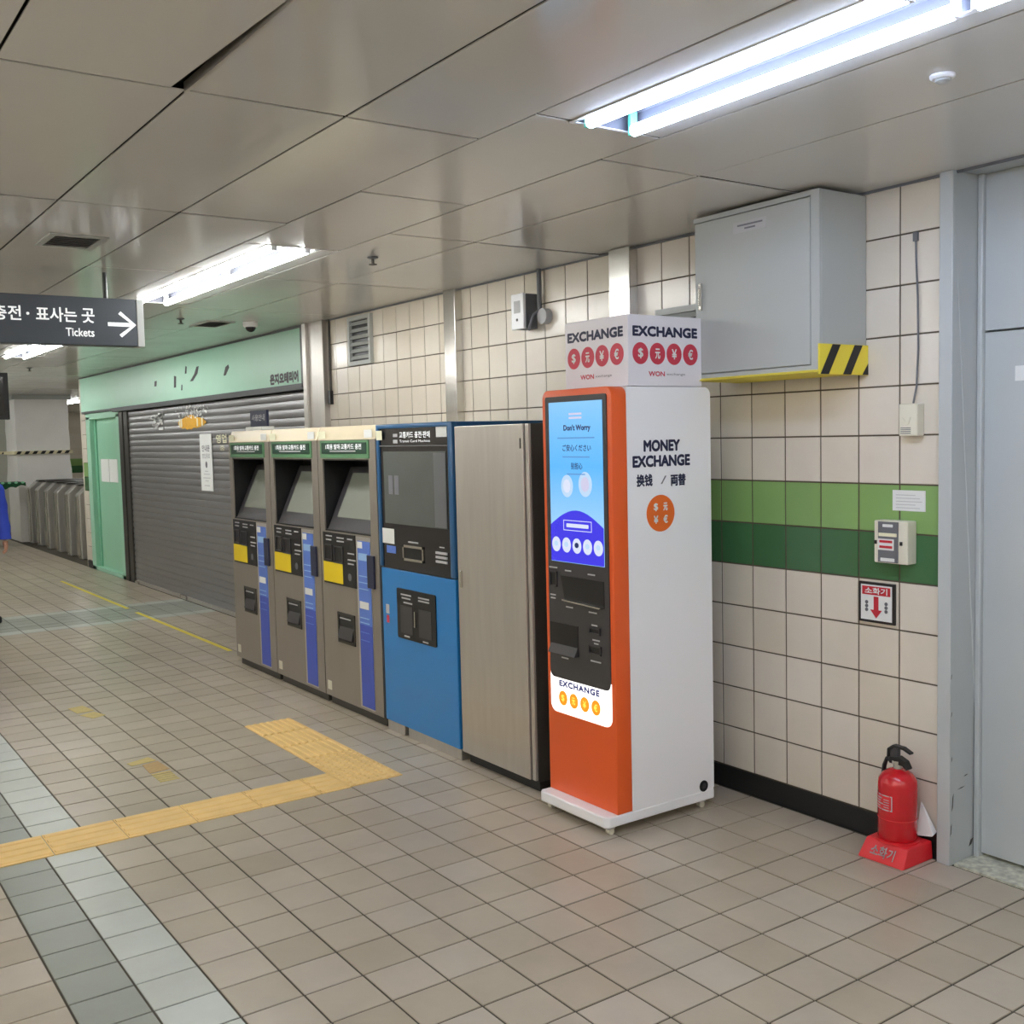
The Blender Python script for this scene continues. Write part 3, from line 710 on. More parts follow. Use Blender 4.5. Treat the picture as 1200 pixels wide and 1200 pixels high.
MB().box(-5.4, -5.26, -.808, -.806, .62, .78).box(-5.19, -5.05, -.808, -.806, .62, .78).build('flap', 'charcoal', tr)
MB().box(-5.232, -5.222, -.814, -.806, .67, .76).build('flap_handle', 'steel_bright', tr)
for x, z, w in ((-5.33, .845, .12), (-5.33, .825, .1), (-5.31, .8, .1), (-5.13, .845, .12), (-5.13, .828, .12), (-5.33, .605, .06), (-5.12, .6, .06)): flat([(x - w / 2, z - .004), (x + w / 2, z - .004), (x + w / 2, z + .004), (x - w / 2, z + .004)], 'f', -.806, 'pale_print', tr, 'print_line')
flat(rr(-5.585, -5.545, .71, .765, .004), 'f', -.8, 'pale_print', dd, 'sticker'); flat(rr(-5.58, -5.55, .655, .7, .004), 'f', -.8, 'red_flat', dd, 'sticker')
MB().box(-5.625, -5.42, -.79, -.1, 0, .058).box(-5.375, -4.8, -.79, -.1, 0, .058).build('plinth', 'steel', bm_, bevel=.002)
MB().box(-5.42, -5.375, -.77, -.1, 0, .058).build('plinth_gap', 'black', bm_)

# ------------------------------------------------------------------ ticket machines
def ticket_machine(x, label):
    t = thing('ticket_machine', label, 'ticket machine', (x + .4, -.4, 0), 'ticket vending machines in a row')
    W_ = .806
    b = MB().box(x, x + W_, -.56, -.06, .05, 1.8).box(x, x + W_, -.8, -.56, .06, 1.155).box(x, x + W_, -.8, -.56, 1.62, 1.742)
    b.box(x, x + .066, -.8, -.56, 1.155, 1.62).box(x + .712, x + W_, -.8, -.56, 1.155, 1.62)
    b.build('body', 'steel_warm', t)
    MB().prism([(-.8, 1.742), (-.77, 1.828), (-.5, 1.828), (-.5, 1.742)], 'x', x, x + W_).build('top_cover', 'cream_sheen', t, bevel=.004)
    MB().box(x + .02, x + W_ - .02, -.77, -.1, 0, .06).build('plinth', 'steel_dark', t)
    MB().box(x + .066, x + .07, -.79, -.57, 1.155, 1.62).box(x + .708, x + .712, -.79, -.57, 1.155, 1.62).box(x + .066, x + .712, -.79, -.57, 1.612, 1.62).box(x + .066, x + .712, -.57, -.56, 1.155, 1.62).box(x + .066, x + .712, -.795, -.57, 1.155, 1.165).build('screen_recess', 'black', t)
    sl = MB().prism([(-.785, 1.165), (-.605, 1.565), (-.59, 1.565), (-.59, 1.165)], 'x', x + .08, x + .7).build('screen_housing', 'charcoal', t)
    nrm = Vector((0, -.4, .18)).normalized() * .003
    def on(a, k): return Vector((a, -.785 + .18 * k, 1.165 + .4 * k))
    q = [on(x + .155, .2), on(x + .63, .2), on(x + .63, .9), on(x + .155, .9)]
    MB().add([v + nrm for v in q] + [v - nrm for v in q], [(0, 1, 2, 3), (7, 6, 5, 4), (0, 1, 5, 4), (1, 2, 6, 5), (2, 3, 7, 6), (3, 0, 4, 7)]).build('screen', 'screen_off', sl, label='tilted grey screen')
    hd = MB().box(x + .05, x + .725, -.806, -.8, 1.628, 1.738).build('header', 'green_hdr', t)
    lb = MB().box(x + .075, x + .7, -.8085, -.806, 1.655, 1.725).build('header_label', 'green_dk', hd)
    text('1회용 발매·교통카드 충전', 'f', x + .39, 1.7, .5, .034, -.8085, 'sign_white', hd, bold=.012)
    MB().box(x + .2, x + .56, -.8095, -.8085, 1.668, 1.676).build('print_line', 'pale_print', hd)
    flat(rr(x + .01, x + .115, 1.752, 1.8, .002), 'f', -.797, 'cream_paper', t, 'sticker'); flat(rr(x + .66, x + .76, 1.752, 1.8, .002), 'f', -.797, 'white_paper', t, 'sticker')
    kp = MB().box(x + .045, x + .505, -.806, -.8, .815, 1.148).build('control_panel', 'black', t)
    for a, b_, z0, z1 in ((.075, .18, .965, 1.07), (.21, .335, .955, 1.065)): slot(kp, x + a, x + b_, z0, z1, -.806, f=.008, fm='charcoal')
    for a, z, w in ((.09, 1.125, .09), (.09, 1.1, .08), (.25, 1.12, .1), (.25, 1.098, .1), (.4, 1.12, .07), (.4, 1.03, .09), (.4, .99, .11), (.4, .965, .08)):
        flat([(x + a, z - .004), (x + a + w, z - .004), (x + a + w, z + .004), (x + a, z + .004)], 'f', -.806, 'pale_print', kp, 'print_line')
    flat(disc(x + .42, .88, .024, .024, 14), 'f', -.806, 'grey_plastic', kp, 'button')
    flat(rr(x + .045, x + .325, .826, .955, .002), 'f', -.807, 'yellow', t, 'sticker', label='yellow notice sticker')
    MB().box(x + .51, x + .705, -.803, -.8, .075, 1.145).build('side_strip', 'steel', t)
    bs = MB().box(x + .535, x + .7, -.805, -.803, .6, 1.12).build('instruction_strip', 'strip_blue', t, label='blue instruction strip')
    MB().box(x + .535, x + .7, -.8052, -.803, .085, .6).build('strip_foot', 'strip_deep', bs)
    for z, h, m in ((1.0, .045, 'strip_pale'), (.7, .045, 'white_paper'), (.9, .006, 'strip_pale'), (.86, .006, 'strip_pale'), (.82, .006, 'strip_pale'), (.64, .006, 'strip_pale'), (.61, .006, 'strip_pale'), (.55, .006, 'strip_blue'), (.5, .006, 'strip_blue')):
        MB().box(x + .545, x + .665, -.8062, -.8048, z, z + h).build('print_line', m, bs)
    MB().box(x + .535, x + .6, -.8065, -.805, 1.075, 1.115).build('print_mark', 'white_paper', bs)
    MB().box(x + .668, x + .755, -.814, -.8, .838, 1.04).build('card_reader', 'navy_lbl', t, bevel=.004)
    ty_ = slot(t, x + .22, x + .462, .443, .64, -.8, f=.018, fm='steel_dark', name='return_tray')
    MB().prism([(-.806, .47), (-.82, .475), (-.803, .55)], 'x', x + .245, x + .44).build('flap', 'charcoal', ty_)
    MB().box(x + .25, x + .4, -.8035, -.801, .6, .607).build('print_line', 'pale_print', ty_)
    flat(rr(x + .03, x + .09, .1, .16, .004), 'f', -.8, 'cream_plastic', t, 'sticker')
    return t
tm = ticket_machine(-6.462, 'steel ticket machine with green header and yellow sticker, directly left of the blue machine')
c1_ = copy_tree(tm, None, 'steel ticket machine with green header and yellow sticker, middle of the three'); c1_.location.x -= .817
c2_ = copy_tree(tm, None, 'steel ticket machine with green header and yellow sticker, nearest the roller shutter'); c2_.location.x -= 1.634
# small sign standing on top of the far machine
t = thing('counter_sign', 'small dark sign with white lettering standing on the far ticket machine', 'sign', (-8.02, -.6, 1.828))
MB().box(-8.13 + .05, -7.75, -.62, -.6, 1.86, 1.985).build('panel', 'navy_lbl', t)
MB().box(-8.08, -7.75, -.66, -.56, 1.829, 1.86).build('foot', 'white_paper', t)
text('사용안내', 'f', -7.915, 1.93, .26, .05, -.62, 'pale_print', t, bold=.01)

# ------------------------------------------------------------------ wall cabinet with hazard edge
wc = thing('wall_cabinet', 'grey steel cabinet hung high on the tiled wall with striped hazard edging', 'wall cabinet', (-3.15, -.005, 1.96))
MB().box(-3.5, -2.803, -.285, -.003, 1.975, 2.69).build('body', 'grey_cab', wc, bevel=.003)
wd = MB().box(-3.492, -2.85, -.3, -.285, 2.0, 2.665).build('door', 'grey_cab', wc, bevel=.003)
MB().box(-2.845, -2.803, -.3, -.285, 1.975, 2.69).box(-3.5, -2.845, -.3, -.285, 1.975, 1.996).box(-3.5, -2.845, -.3, -.285, 2.669, 2.69).build('frame', 'grey_cab', wc, bevel=.002)
MB().box(-3.462, -3.446, -.314, -.3, 2.28, 2.4).box(-3.458, -3.45, -.32, -.314, 2.3, 2.385).build('handle', 'steel_bright', wd, bevel=.003)
lp = flat(rr(-3.26, -3.075, 2.585, 2.63, .003), 'f', -.3, 'pale_print', wd, 'label_plate')
for z, w in ((2.615, .14), (2.6, .06)): flat([(-3.165 - w / 2, z - .004), (-3.165 + w / 2, z - .004), (-3.165 + w / 2, z + .003), (-3.165 - w / 2, z + .003)], 'f', -.3012, 'grey_print', lp, 'print_line')
hz = MB().box(-2.803, -2.795, -.31, -.002, 1.958, 2.08).build('hazard_plate', 'hz_yellow', wc, label='yellow plate with black diagonal stripes')
for a in (-.305, -.165, -.025):
    pts = [(a, 1.959), (a + .05, 1.959), (a + .125, 2.079), (a + .075, 2.079)]
    pts = [(min(max(p[0], -.309), -.003), p[1]) for p in pts]
    if a > -.05: pts = [(-.04, 1.959), (-.003, 1.959), (-.003, 2.005)]
    MB().prism(pts, 'x', -2.795, -2.7935).build('stripe', 'hz_black', hz)
MB().prism([(-.316, 1.968), (-.3, 1.978), (-.02, 1.972), (-.02, 1.962)], 'x', -3.5, -2.796).build('hazard_edge', 'hz_yellow', wc)

# ------------------------------------------------------------------ small things on the tiled wall
def wthing(name, label, cat, x, z): return thing(name, label, cat, (x, 0, z))
t = wthing('alarm_box', 'cream call box with a grey face and labels on the green tile band', 'alarm box', -2.64, 1.19)
MB().box(-2.722, -2.565, -.062, -.001, 1.188, 1.362).build('case', 'cream_plastic', t, bevel=.005)
fp = MB().box(-2.7, -2.607, -.066, -.062, 1.192, 1.358).build('face_panel', 'grey_plastic', t)
for x0, x1, z0, z1, m in ((-2.678, -2.63, 1.336, 1.348, 'white_paper'), (-2.697, -2.612, 1.298, 1.312, 'cream_paper'), (-2.7, -2.625, 1.242, 1.288, 'white_paper'), (-2.688, -2.622, 1.196, 1.21, 'white_paper')):
    flat(rr(x0, x1, z0, z1, .002), 'f', -.066, m, fp, 'label_strip')
for z in (1.277, 1.255): flat([(-2.692, z - .005), (-2.632, z - .005), (-2.632, z + .005), (-2.692, z + .005)], 'f', -.0672, 'red_sign', fp, 'print_line')
for x in (-2.712, -2.592): MB().box(x - .004, x + .004, -.07, -.062, 1.265, 1.28).build('latch', 'black', t)
t = wthing('paper_note', 'white paper note taped to the lime tile above the call box', 'note', -2.6, 1.4)
MB().box(-2.676, -2.525, -.003, -.001, 1.4, 1.484).build('sheet', 'white_paper', t)
for k, w in enumerate((.09, .11, .12, .09, .11)): MB().box(-2.66, -2.66 + w, -.0036, -.003, 1.463 - k * .013, 1.466 - k * .013).build('print_line', 'pale_print', t)
t = wthing('extinguisher_sign', 'square fire extinguisher sign with a red arrow and black frame on the wall', 'sign', -2.745, .925)
MB().box(-2.833, -2.66, -.012, -.001, .925, 1.095).build('frame', 'black', t)
bd = MB().box(-2.822, -2.671, -.014, -.012, .936, 1.084).build('board', 'white_paper', t)
hd = flat([(-2.815, 1.042), (-2.678, 1.042), (-2.678, 1.078), (-2.815, 1.078)], 'f', -.014, 'red_sign', bd, 'heading')
text('소화기', 'f', -2.746, 1.06, .11, .028, -.0152, 'white_paper', bd, bold=.02)
flat([(-2.758, 1.036), (-2.735, 1.036), (-2.735, .98), (-2.718, .98), (-2.746, .945), (-2.775, .98), (-2.758, .98)], 'f', -.014, 'red_sign', bd, 'arrow')
for x in (-2.793, -2.698):
    for k in range(3): flat(disc(x, 1.01 - k * .016, .008, .008, 8), 'f', -.014, 'grey_plastic', bd, 'print_mark')
t = wthing('wall_sensor', 'cream sensor box with a hanging cable at the edge of the tiled wall', 'sensor', -2.57, 1.7)
MB().box(-2.615, -2.532, -.05, -.001, 1.703, 1.832).build('case', 'cream_plastic', t, bevel=.005)
for k in range(4): MB().box(-2.606, -2.56, -.0515, -.05, 1.713 + k * .007, 1.716 + k * .007).build('vent_slot', 'grey_plastic', t)
MB().prism([(-2.585, 1.745), (-2.57, 1.75), (-2.56, 1.778), (-2.566, 1.779), (-2.583, 1.76), (-2.598, 1.778), (-2.604, 1.776)], 'y', -.052, -.05).build('ridge', 'cream_plastic', t)
MB().tube([(-2.572, -.004, 2.5), (-2.568, -.006, 2.4), (-2.56, -.007, 2.25), (-2.557, -.007, 2.05), (-2.562, -.01, 1.9), (-2.57, -.02, 1.83)], .004).build('cable', 'grey_plastic', t, smooth=True)
MB().box(-2.58, -2.56, -.012, -.001, 2.47, 2.505).build('cable_clip', 'grey_plastic', t)
def louvre(x0, x1, z0, z1, n, label):
    t = wthing('wall_louvre', label, 'vent', (x0 + x1) / 2, z0); f = .03
    MB().box(x0, x1, -.03, -.001, z0, z0 + f).box(x0, x1, -.03, -.001, z1 - f, z1).box(x0, x0 + f, -.03, -.001, z0 + f, z1 - f).box(x1 - f, x1, -.03, -.001, z0 + f, z1 - f).build('frame', 'grey_cab', t)
    MB().box(x0 + f, x1 - f, -.004, -.002, z0 + f, z1 - f).build('backing', 'black', t)
    for k in range(n):
        z = z0 + f + (k + .5) * (z1 - z0 - 2 * f) / n
        MB().prism([(-.028, z - .012), (-.024, z - .014), (-.006, z + .014), (-.01, z + .016)], 'x', x0 + f, x1 - f).build('slat', 'grey_cab', t)
louvre(-7.52, -7.15, 2.31, 2.68, 6, 'metal louvre vent high on the tiled wall above the ticket machines')
louvre(-4.05, -3.62, 2.2, 2.36, 3, 'metal louvre vent on the wall behind the exchange sign box')
t = wthing('wall_speaker', 'white boxy wall unit with cables high on the tiles above the blue machine', 'wall unit', -5.2, 2.37)
MB().box(-5.21, -5.09, -.085, -.001, 2.368, 2.57).build('case', 'grey_plastic', t, bevel=.004)
cv = MB().box(-5.212, -5.088, -.105, -.085, 2.366, 2.572).build('cover', 'white', t, bevel=.005)
MB().box(-5.18, -5.12, -.107, -.105, 2.46, 2.53).build('speaker_grille', 'pale_print', cv); MB().cyl((-5.15, -.106, 2.42), (-5.15, -.109, 2.42), .008).build('indicator', 'black', cv)
MB().tube([(-5.03, -.03, ZC), (-5.03, -.03, 2.62), (-5.03, -.03, 2.47)], .014).build('conduit', 'grey_plastic', t, smooth=True)
MB().tube([(-5.03, -.03, 2.47), (-5.04, -.07, 2.44), (-5.06, -.08, 2.38), (-5.08, -.07, 2.36), (-5.1, -.06, 2.39), (-5.09, -.06, 2.45)], .008).build('cable_loop', 'grey_print', t, smooth=True)
MB().cyl((-4.99, -.001, 2.43), (-4.99, -.045, 2.43), .045, 16).build('junction_box', 'pale_print', t, smooth=True)
t = wthing('conduit_pipe', 'thin grey conduit on the wall left of the grey wall cabinet', 'conduit', -3.74, 2.36)
MB().tube([(-3.74, -.02, ZC), (-3.74, -.02, 2.4)], .012).build('pipe', 'grey_plastic', t, smooth=True); MB().box(-3.765, -3.715, -.035, -.001, 2.365, 2.41).build('bracket', 'steel', t)
t = wthing('wall_cable', 'dark cable hanging down the wall beside the steel end pilaster', 'cable', -7.88, 2.1)
MB().tube([(-7.88, -.012, ZC), (-7.882, -.012, 2.4), (-7.88, -.014, 2.1)], .01).build('cable', 'steel_dark', t, smooth=True); MB().box(-7.9, -7.86, -.03, -.001, 2.03, 2.14).build('connector', 'black', t, bevel=.003)

# fire extinguisher on its stand
t = thing('extinguisher_stand', 'square red plastic stand under the fire extinguisher', 'stand', (-2.58, -.115, 0))
st_ = MB()
lo = [(-2.685, -.222), (-2.476, -.216), (-2.476, -.014), (-2.685, -.014)]; hi = [(-2.674, -.176), (-2.484, -.172), (-2.48, -.016), (-2.68, -.016)]
st_.add([(x, y, .0) for x, y in lo] + [(x, y, .075) for x, y in hi], [(3, 2, 1, 0), (4, 5, 6, 7), (0, 1, 5, 4), (1, 2, 6, 5), (2, 3, 7, 6), (3, 0, 4, 7)])
sto = st_.build('base', 'red_plastic', t, bevel=.006)
MB().lathe(-2.578, -.105, [(.085, .074), (.085, .082), (.07, .082)], 24).build('collar', 'red_plastic', t, smooth=True)
x_ = text('소화기', 'f', -2.58, .04, .11, .04, -.2045, 'white_paper', t, bold=.015)
for v in x_.data.vertices:        # lettering lies on the sloping front
    z = v.co.z; v.co.y = (-.222 + .046 * z / .075 - .003) - ORG[t].y
t = thing('fire_extinguisher', 'red fire extinguisher with a black handle standing by the grey door frame', 'fire extinguisher', (-2.578, -.105, .083))
cx, cy = -2.578, -.105
MB().lathe(cx, cy, [(.072, .083), (.077, .09), (.077, .3), (.074, .325), (.058, .348), (.036, .362), (.022, .366)], 32).build('cylinder', 'red', t, smooth=True)
MB().lathe(cx, cy, [(.0778, .168), (.0778, .172)], 32).build('seam_band', 'red_plastic', t, smooth=True)
lb = MB()
n = 10
for k in range(n):
    a0 = math.radians(-160 + 90 * k / n); a1 = math.radians(-160 + 90 * (k + 1) / n); r = .0777
    lb.add([(cx + r * math.cos(a0), cy + r * math.sin(a0), .208), (cx + r * math.cos(a1), cy + r * math.sin(a1), .208), (cx + r * math.cos(a1), cy + r * math.sin(a1), .27), (cx + r * math.cos(a0), cy + r * math.sin(a0), .27)], [(0, 1, 2, 3)])
lbl = lb.build('label', 'red_plastic', t, smooth=True)
def ring_quad(mb, d0, d1, z0, z1, r=.0782):
    m_ = 6
    for k in range(m_):
        a0 = math.radians(d0 + (d1 - d0) * k / m_); a1 = math.radians(d0 + (d1 - d0) * (k + 1) / m_)
        mb.add([(cx + r * math.cos(a0), cy + r * math.sin(a0), z0), (cx + r * math.cos(a1), cy + r * math.sin(a1), z0), (cx + r * math.cos(a1), cy + r * math.sin(a1), z1), (cx + r * math.cos(a0), cy + r * math.sin(a0), z1)], [(0, 1, 2, 3)])
pm = MB()
ring_quad(pm, -160, -70, .266, .27); ring_quad(pm, -160, -70, .208, .212); ring_quad(pm, -73, -70, .208, .27)
for k, (a, b) in enumerate(((-155, -105), (-155, -110), (-155, -100), (-155, -112))): ring_quad(pm, a, b, .252 - k * .011, .257 - k * .011)
for k in range(4): ring_quad(pm, -98, -80, .25 - k * .01, .253 - k * .01)
pm.build('print', 'pale_print', lbl)
MB().cyl((cx, cy, .362), (cx, cy, .392), .017, 16).cyl((cx, cy, .388), (cx, cy, .4), .024, 16).build('valve', 'steel_bright', t, smooth=True)
MB().prism([(cx - .03, .385), (cx + .03, .385), (cx + .05, .37), (cx + .058, .376), (cx + .042, .405), (cx + .01, .418), (cx - .03, .412)], 'y', cy - .018, cy + .018).build('grip', 'black', t, bevel=.004)
MB().prism([(cx - .034, .405), (cx - .03, .435), (cx - .01, .45), (cx + .03, .449), (cx + .064, .436), (cx + .066, .444), (cx + .03, .46), (cx - .016, .462), (cx - .042, .442), (cx - .044, .405)], 'y', cy - .013, cy + .013).build('lever', 'black', t, bevel=.003)
MB().box(cx - .03, cx + .008, cy - .01, cy + .01, .41, .45).build('valve_stem', 'charcoal', t, bevel=.003)
MB().tube([(cx - .02, cy, .39), (cx - .05, cy, .395), (cx - .062, cy, .365), (cx - .078, cy + .01, .3), (cx - .08, cy + .015, .2), (cx - .08, cy + .015, .15)], .009).build('hose', 'black', t, smooth=True)
MB().cyl((cx - .08, cy + .012, .16), (cx - .08, cy + .01, .12), .011, 10, .014).build('nozzle', 'cream_plastic', t)
t = thing('folded_paper', 'folded white paper tucked behind the fire extinguisher', 'paper', (-2.495, -.03, .08))
MB().add([(-2.53, -.012, .22), (-2.462, -.012, .115), (-2.468, -.03, .1), (-2.53, -.04, .09), (-2.533, -.014, .22), (-2.465, -.014, .112), (-2.47, -.034, .098), (-2.533, -.044, .088)], [(0, 1, 2, 3), (7, 6, 5, 4), (0, 1, 5, 4), (1, 2, 6, 5), (2, 3, 7, 6), (3, 0, 4, 7)]).build('sheet', 'white_paper', t)

# ------------------------------------------------------------------ closed shop front
struct(MB().box(-16.0, -8.27, .12, .35, 0, 2.75).build('wall_shop', 'plaster', loc=(-12, .2, 0)))
fs_ = thing('shop_fascia', 'mint green fascia board with remnants of removed black lettering', 'fascia', (-12.2, 0, 2.2))
MB().box(-16.0, -8.36, -.03, .11, 2.225, 2.69).build('board', 'mint', fs_)
MB().box(-16.0, -8.28, -.045, .11, 2.69, 2.706).box(-8.36, -8.28, -.05, .11, 2.19, 2.706).build('edge_trim', 'frame_dark', fs_)
MB().box(-14.3, -8.28, -.05, .11, 2.175, 2.225).build('lower_rail', 'frame_dark', fs_)
MB().box(-15.95, -14.3, -.04, .05, 2.195, 2.225).build('door_rail', 'frame_dark', fs_)
for pts in ([(-12.5, 2.41), (-12.42, 2.41), (-12.4, 2.47), (-12.48, 2.47)], [(-11.79, 2.36), (-11.72, 2.36), (-11.7, 2.48), (-11.77, 2.49)], [(-11.4, 2.49), (-11.35, 2.49), (-11.33, 2.56), (-11.37, 2.57)], [(-11.55, 2.32), (-11.51, 2.32), (-11.5, 2.38), (-11.53, 2.38)],
            [(-11.24, 2.4), (-11.15, 2.4), (-11.0, 2.47), (-10.95, 2.54), (-11.02, 2.54), (-11.1, 2.47)], [(-10.24, 2.4), (-10.18, 2.4), (-10.08, 2.47), (-10.1, 2.5), (-10.18, 2.48)]):
    flat(pts, 'f', -.03, 'hz_black', fs_, 'letter_remnant')
text('은지오테리어', 'f', -8.77, 2.292, .62, .1, -.03, 'hz_black', fs_, bold=.05)
# roller shutter
sh = thing('roller_shutter', 'closed grey metal roller shutter with horizontal slats behind the ticket machines', 'shutter', (-11.1, .03, 0))
PITCHS = .0735
prof = [(.03, 0), (.024, .003), (.0205, .018), (.0195, .037), (.0205, .055), (.024, .0705), (.03, PITCHS)]
sm = MB()
for k in range(len(prof) - 1):
    (y0, z0), (y1, z1) = prof[k], prof[k + 1]
    sm.add([(-2.74, y0, z0), (2.64, y0, z0), (2.64, y1, z1), (-2.74, y1, z1)], [(0, 1, 2, 3)])
sm.add([(-2.74, .06, 0), (2.64, .06, 0), (2.64, .06, PITCHS), (-2.74, .06, PITCHS)], [(0, 1, 2, 3)])
sme = sm.mesh('slat', smooth=True, merge=True); sme.materials.append(M['shutter'])
for k in range(29): inst('slat', sme, sh, (-11.08, 0, .035 + k * PITCHS), (random.gauss(0, .003), 0, 0))
MB().box(-13.75, -8.4, .0, .06, 0, .036).build('bottom_bar', 'steel', sh)
MB().box(-14.16, -14.0, -.012, .1, 0, 2.17).box(-13.98, -13.82, .0, .09, 0, 2.17).build('guide_rail', 'steel_dark', sh, bevel=.004)
MB().box(-8.42, -8.275, -.01, .09, 0, 2.17).build('guide_rail', 'steel', sh, bevel=.003)
MB().box(-13.72, -13.6, -.02, .0, .0, .03).build('lock', 'steel_bright', sh); MB().box(-11.95, -11.75, -.02, .0, .01, .05).build('lock', 'steel_bright', sh)
def sthing(name, label, cat, x, z): return thing(name, label, cat, (x, .015, z))
t = sthing('shop_poster', 'tall narrow white notice taped on the roller shutter', 'poster', -10.97, 1.24)
MB().box(-11.15, -10.79, .012, .0145, 1.245, 1.84).build('sheet', 'white_paper', t)
text('안내문', 'f', -10.97, 1.69, .24, .07, .012, 'grey_print', t, bold=.02); text('영업종료', 'f', -10.97, 1.61, .24, .05, .012, 'grey_print', t)
flat(disc(-10.97, 1.52, .03, .035, 12), 'f', .012, 'grey_plastic', t, 'print_mark')
for z, w in ((1.45, .1), (1.42, .18), (1.38, .22), (1.35, .1), (1.3, .16)): flat([(-10.97 - w / 2, z - .005), (-10.97 + w / 2, z - .005), (-10.97 + w / 2, z + .005), (-10.97 - w / 2, z + .005)], 'f', .012, 'pale_print', t, 'print_line')
t = sthing('gold_decal', 'worn golden oval sticker with white sprigs high on the roller shutter', 'decal', -11.4, 1.9)
og = [(-11.4 + .46 * math.cos(a) * random.uniform(.86, 1.05), 1.968 + .075 * math.sin(a) * random.uniform(.7, 1.15)) for a in [2 * math.pi * k / 36 for k in range(36)]]
flat(og, 'f', .014, 'gold', t, 'patch')
sp = MB()
for k in range(90):
    x = -11.38 + random.gauss(0, .2); z = 2.09 + random.uniform(-.07, .07); r = random.uniform(.012, .034); a = random.uniform(0, 3)
    sp.prism([(x + r * math.cos(a), z + r * math.sin(a) * .6), (x - r * .5 * math.sin(a), z + r * .4), (x - r * math.cos(a), z - r * math.sin(a) * .6), (x + r * .5, z - r * .4)], 'y', .012, .0135)
sp.build('sprigs', 'white_paper', t)
for x in (-11.78, -11.72, -11.2, -11.05): flat(rr(x - .02, x + .02, 1.925, 2.01, .01), 'f', .0125, 'cream_paper', t, 'letter_mark')
t = sthing('white_decal', 'remains of small white lettering stuck on the shutter beside the mint door', 'decal', -12.6, 1.9)
sp = MB()
for k in range(24):
    x = -12.6 + random.uniform(-.2, .2); z = 2.02 + random.uniform(-.1, .08)
    w = random.uniform(.02, .06); sp.box(x - w, x + w, .011, .0125, z - .014, z + .014)
sp.box(-12.55, -12.38, .011, .0125, 1.91, 1.94).build('print', 'white_paper', t)
t = sthing('white_lettering', 'short white lettering on the shutter between the notice and ticket machines', 'decal', -10.5, 1.68)
text('영업', 'f', -10.5, 1.785, .3, .09, .013, 'cream_paper', t, bold=.02); text('중', 'f', -10.48, 1.69, .14, .05, .013, 'cream_paper', t)
# mint door
dg = struct(MB().box(-15.66, -14.3, .06, .1, .03, 2.11).build('door_2', 'mint_door', loc=(-15, .08, 0)))
MB().box(-15.86, -15.66, -.01, .1, .0, 2.15).box(-14.3, -14.16, -.01, .1, 0, 2.15).box(-15.86, -14.16, -.01, .1, 2.11, 2.195).box(-15.86, -14.16, -.01, .1, 0, .05).build('door_frame', 'mint', dg, bevel=.004)
MB().box(-15.66, -15.55, .045, .06, .05, 2.11).build('door_stile', 'mint_dark', dg)
t = thing('door_notice', 'pair of white paper sheets taped on the mint green door', 'notice', (-14.97, .06, 1.25))
for x0 in (-15.38, -14.95): MB().box(x0, x0 + .4, .05, .058, 1.25, 1.56).build('sheet', 'white_paper', t)
# end pier of the wall with its own tiles
pier = struct(MB().box(-16.12, -15.87, -.0, .35, 0, 2.69).build('wall_pier', 'wall_grout', loc=(-16, .1, 0)))
pt_ = {k: chamfer_tile('tile', .22, TH - .006, .01, .0015, 'y', k) for k in ('wall_cream', 'wall_lime', 'wall_green')}
for r in range(11):
    kd = 'wall_lime' if r == 6 else 'wall_green' if r == 5 else 'wall_cream'
    inst('tile', pt_[kd], pier, (-15.99, -.008, TZ + (r + .5) * TH))
MB().box(-16.12, -15.86, -.012, .0, 0, .1).build('skirting', 'baseboard', pier)
struct(MB().box(-16.2, -16.12, 0, 9, 0, 2.75).build('wall_gatehall_side', 'wall_cream', loc=(-16.1, 4, 0)))

# ------------------------------------------------------------------ hanging ticket sign
SGX = -6.2
sg = thing('hanging_sign', 'dark hanging sign with white Korean lettering, the word Tickets and an arrow', 'sign', (SGX, -2.4, 2.3))
MB().box(SGX - .09, SGX, -3.2, -2.0, 2.297, 2.56).build('panel', 'sign_dark', sg, bevel=.004)
MB().box(SGX - .095, SGX + .004, -2.0, -1.962, 2.295, 2.562).build('end_cap', 'grey_cab', sg, bevel=.003)
MB().box(SGX - .095, SGX + .004, -3.238, -3.2, 2.295, 2.562).build('end_cap', 'grey_cab', sg, bevel=.003)
for y in (-2.155, -3.0): MB().cyl((SGX - .045, y, 2.56), (SGX - .045, y, ZC), .012, 12).build('hanger_rod', 'frame_dark', sg, smooth=True)
text('충전', 's', -2.676, 2.458, .14, .08, SGX, 'sign_white', sg, bold=.012)
flat(disc(-2.573, 2.457, .008, .008, 12), 's', SGX, 'sign_white', sg, 'dot')
text('표사는', 's', -2.428, 2.458, .21, .08, SGX, 'sign_white', sg, bold=.012)
text('곳', 's', -2.264, 2.458, .068, .08, SGX, 'sign_white', sg, bold=.012)
text('Tickets', 's', -2.31, 2.366, .15, .046, SGX, 'sign_white', sg, bold=.012)
aw = [(-2.16, 2.427), (-2.16, 2.406), (-2.038, 2.406), (-2.1, 2.36), (-2.087, 2.345), (-2.006, 2.4165), (-2.089, 2.49), (-2.102, 2.475), (-2.038, 2.427)]
flat(aw, 's', SGX, 'sign_white', sg, 'arrow')
t = thing('hanging_monitor', 'dark hanging display panel at the left edge, lower than the tickets sign', 'monitor', (-10, -2.4, 1.98))
MB().box(-10.09, -10.0, -2.9, -2.02, 1.985, 2.385).build('panel', 'black', t, bevel=.005); MB().box(-10.0, -9.997, -2.86, -2.06, 2.02, 2.35).build('screen', 'dark_glass', t)
for y in (-2.2, -2.7): MB().cyl((-10.045, y, 2.385), (-10.045, y, ZC), .012, 10).build('hanger_rod', 'frame_dark', t)

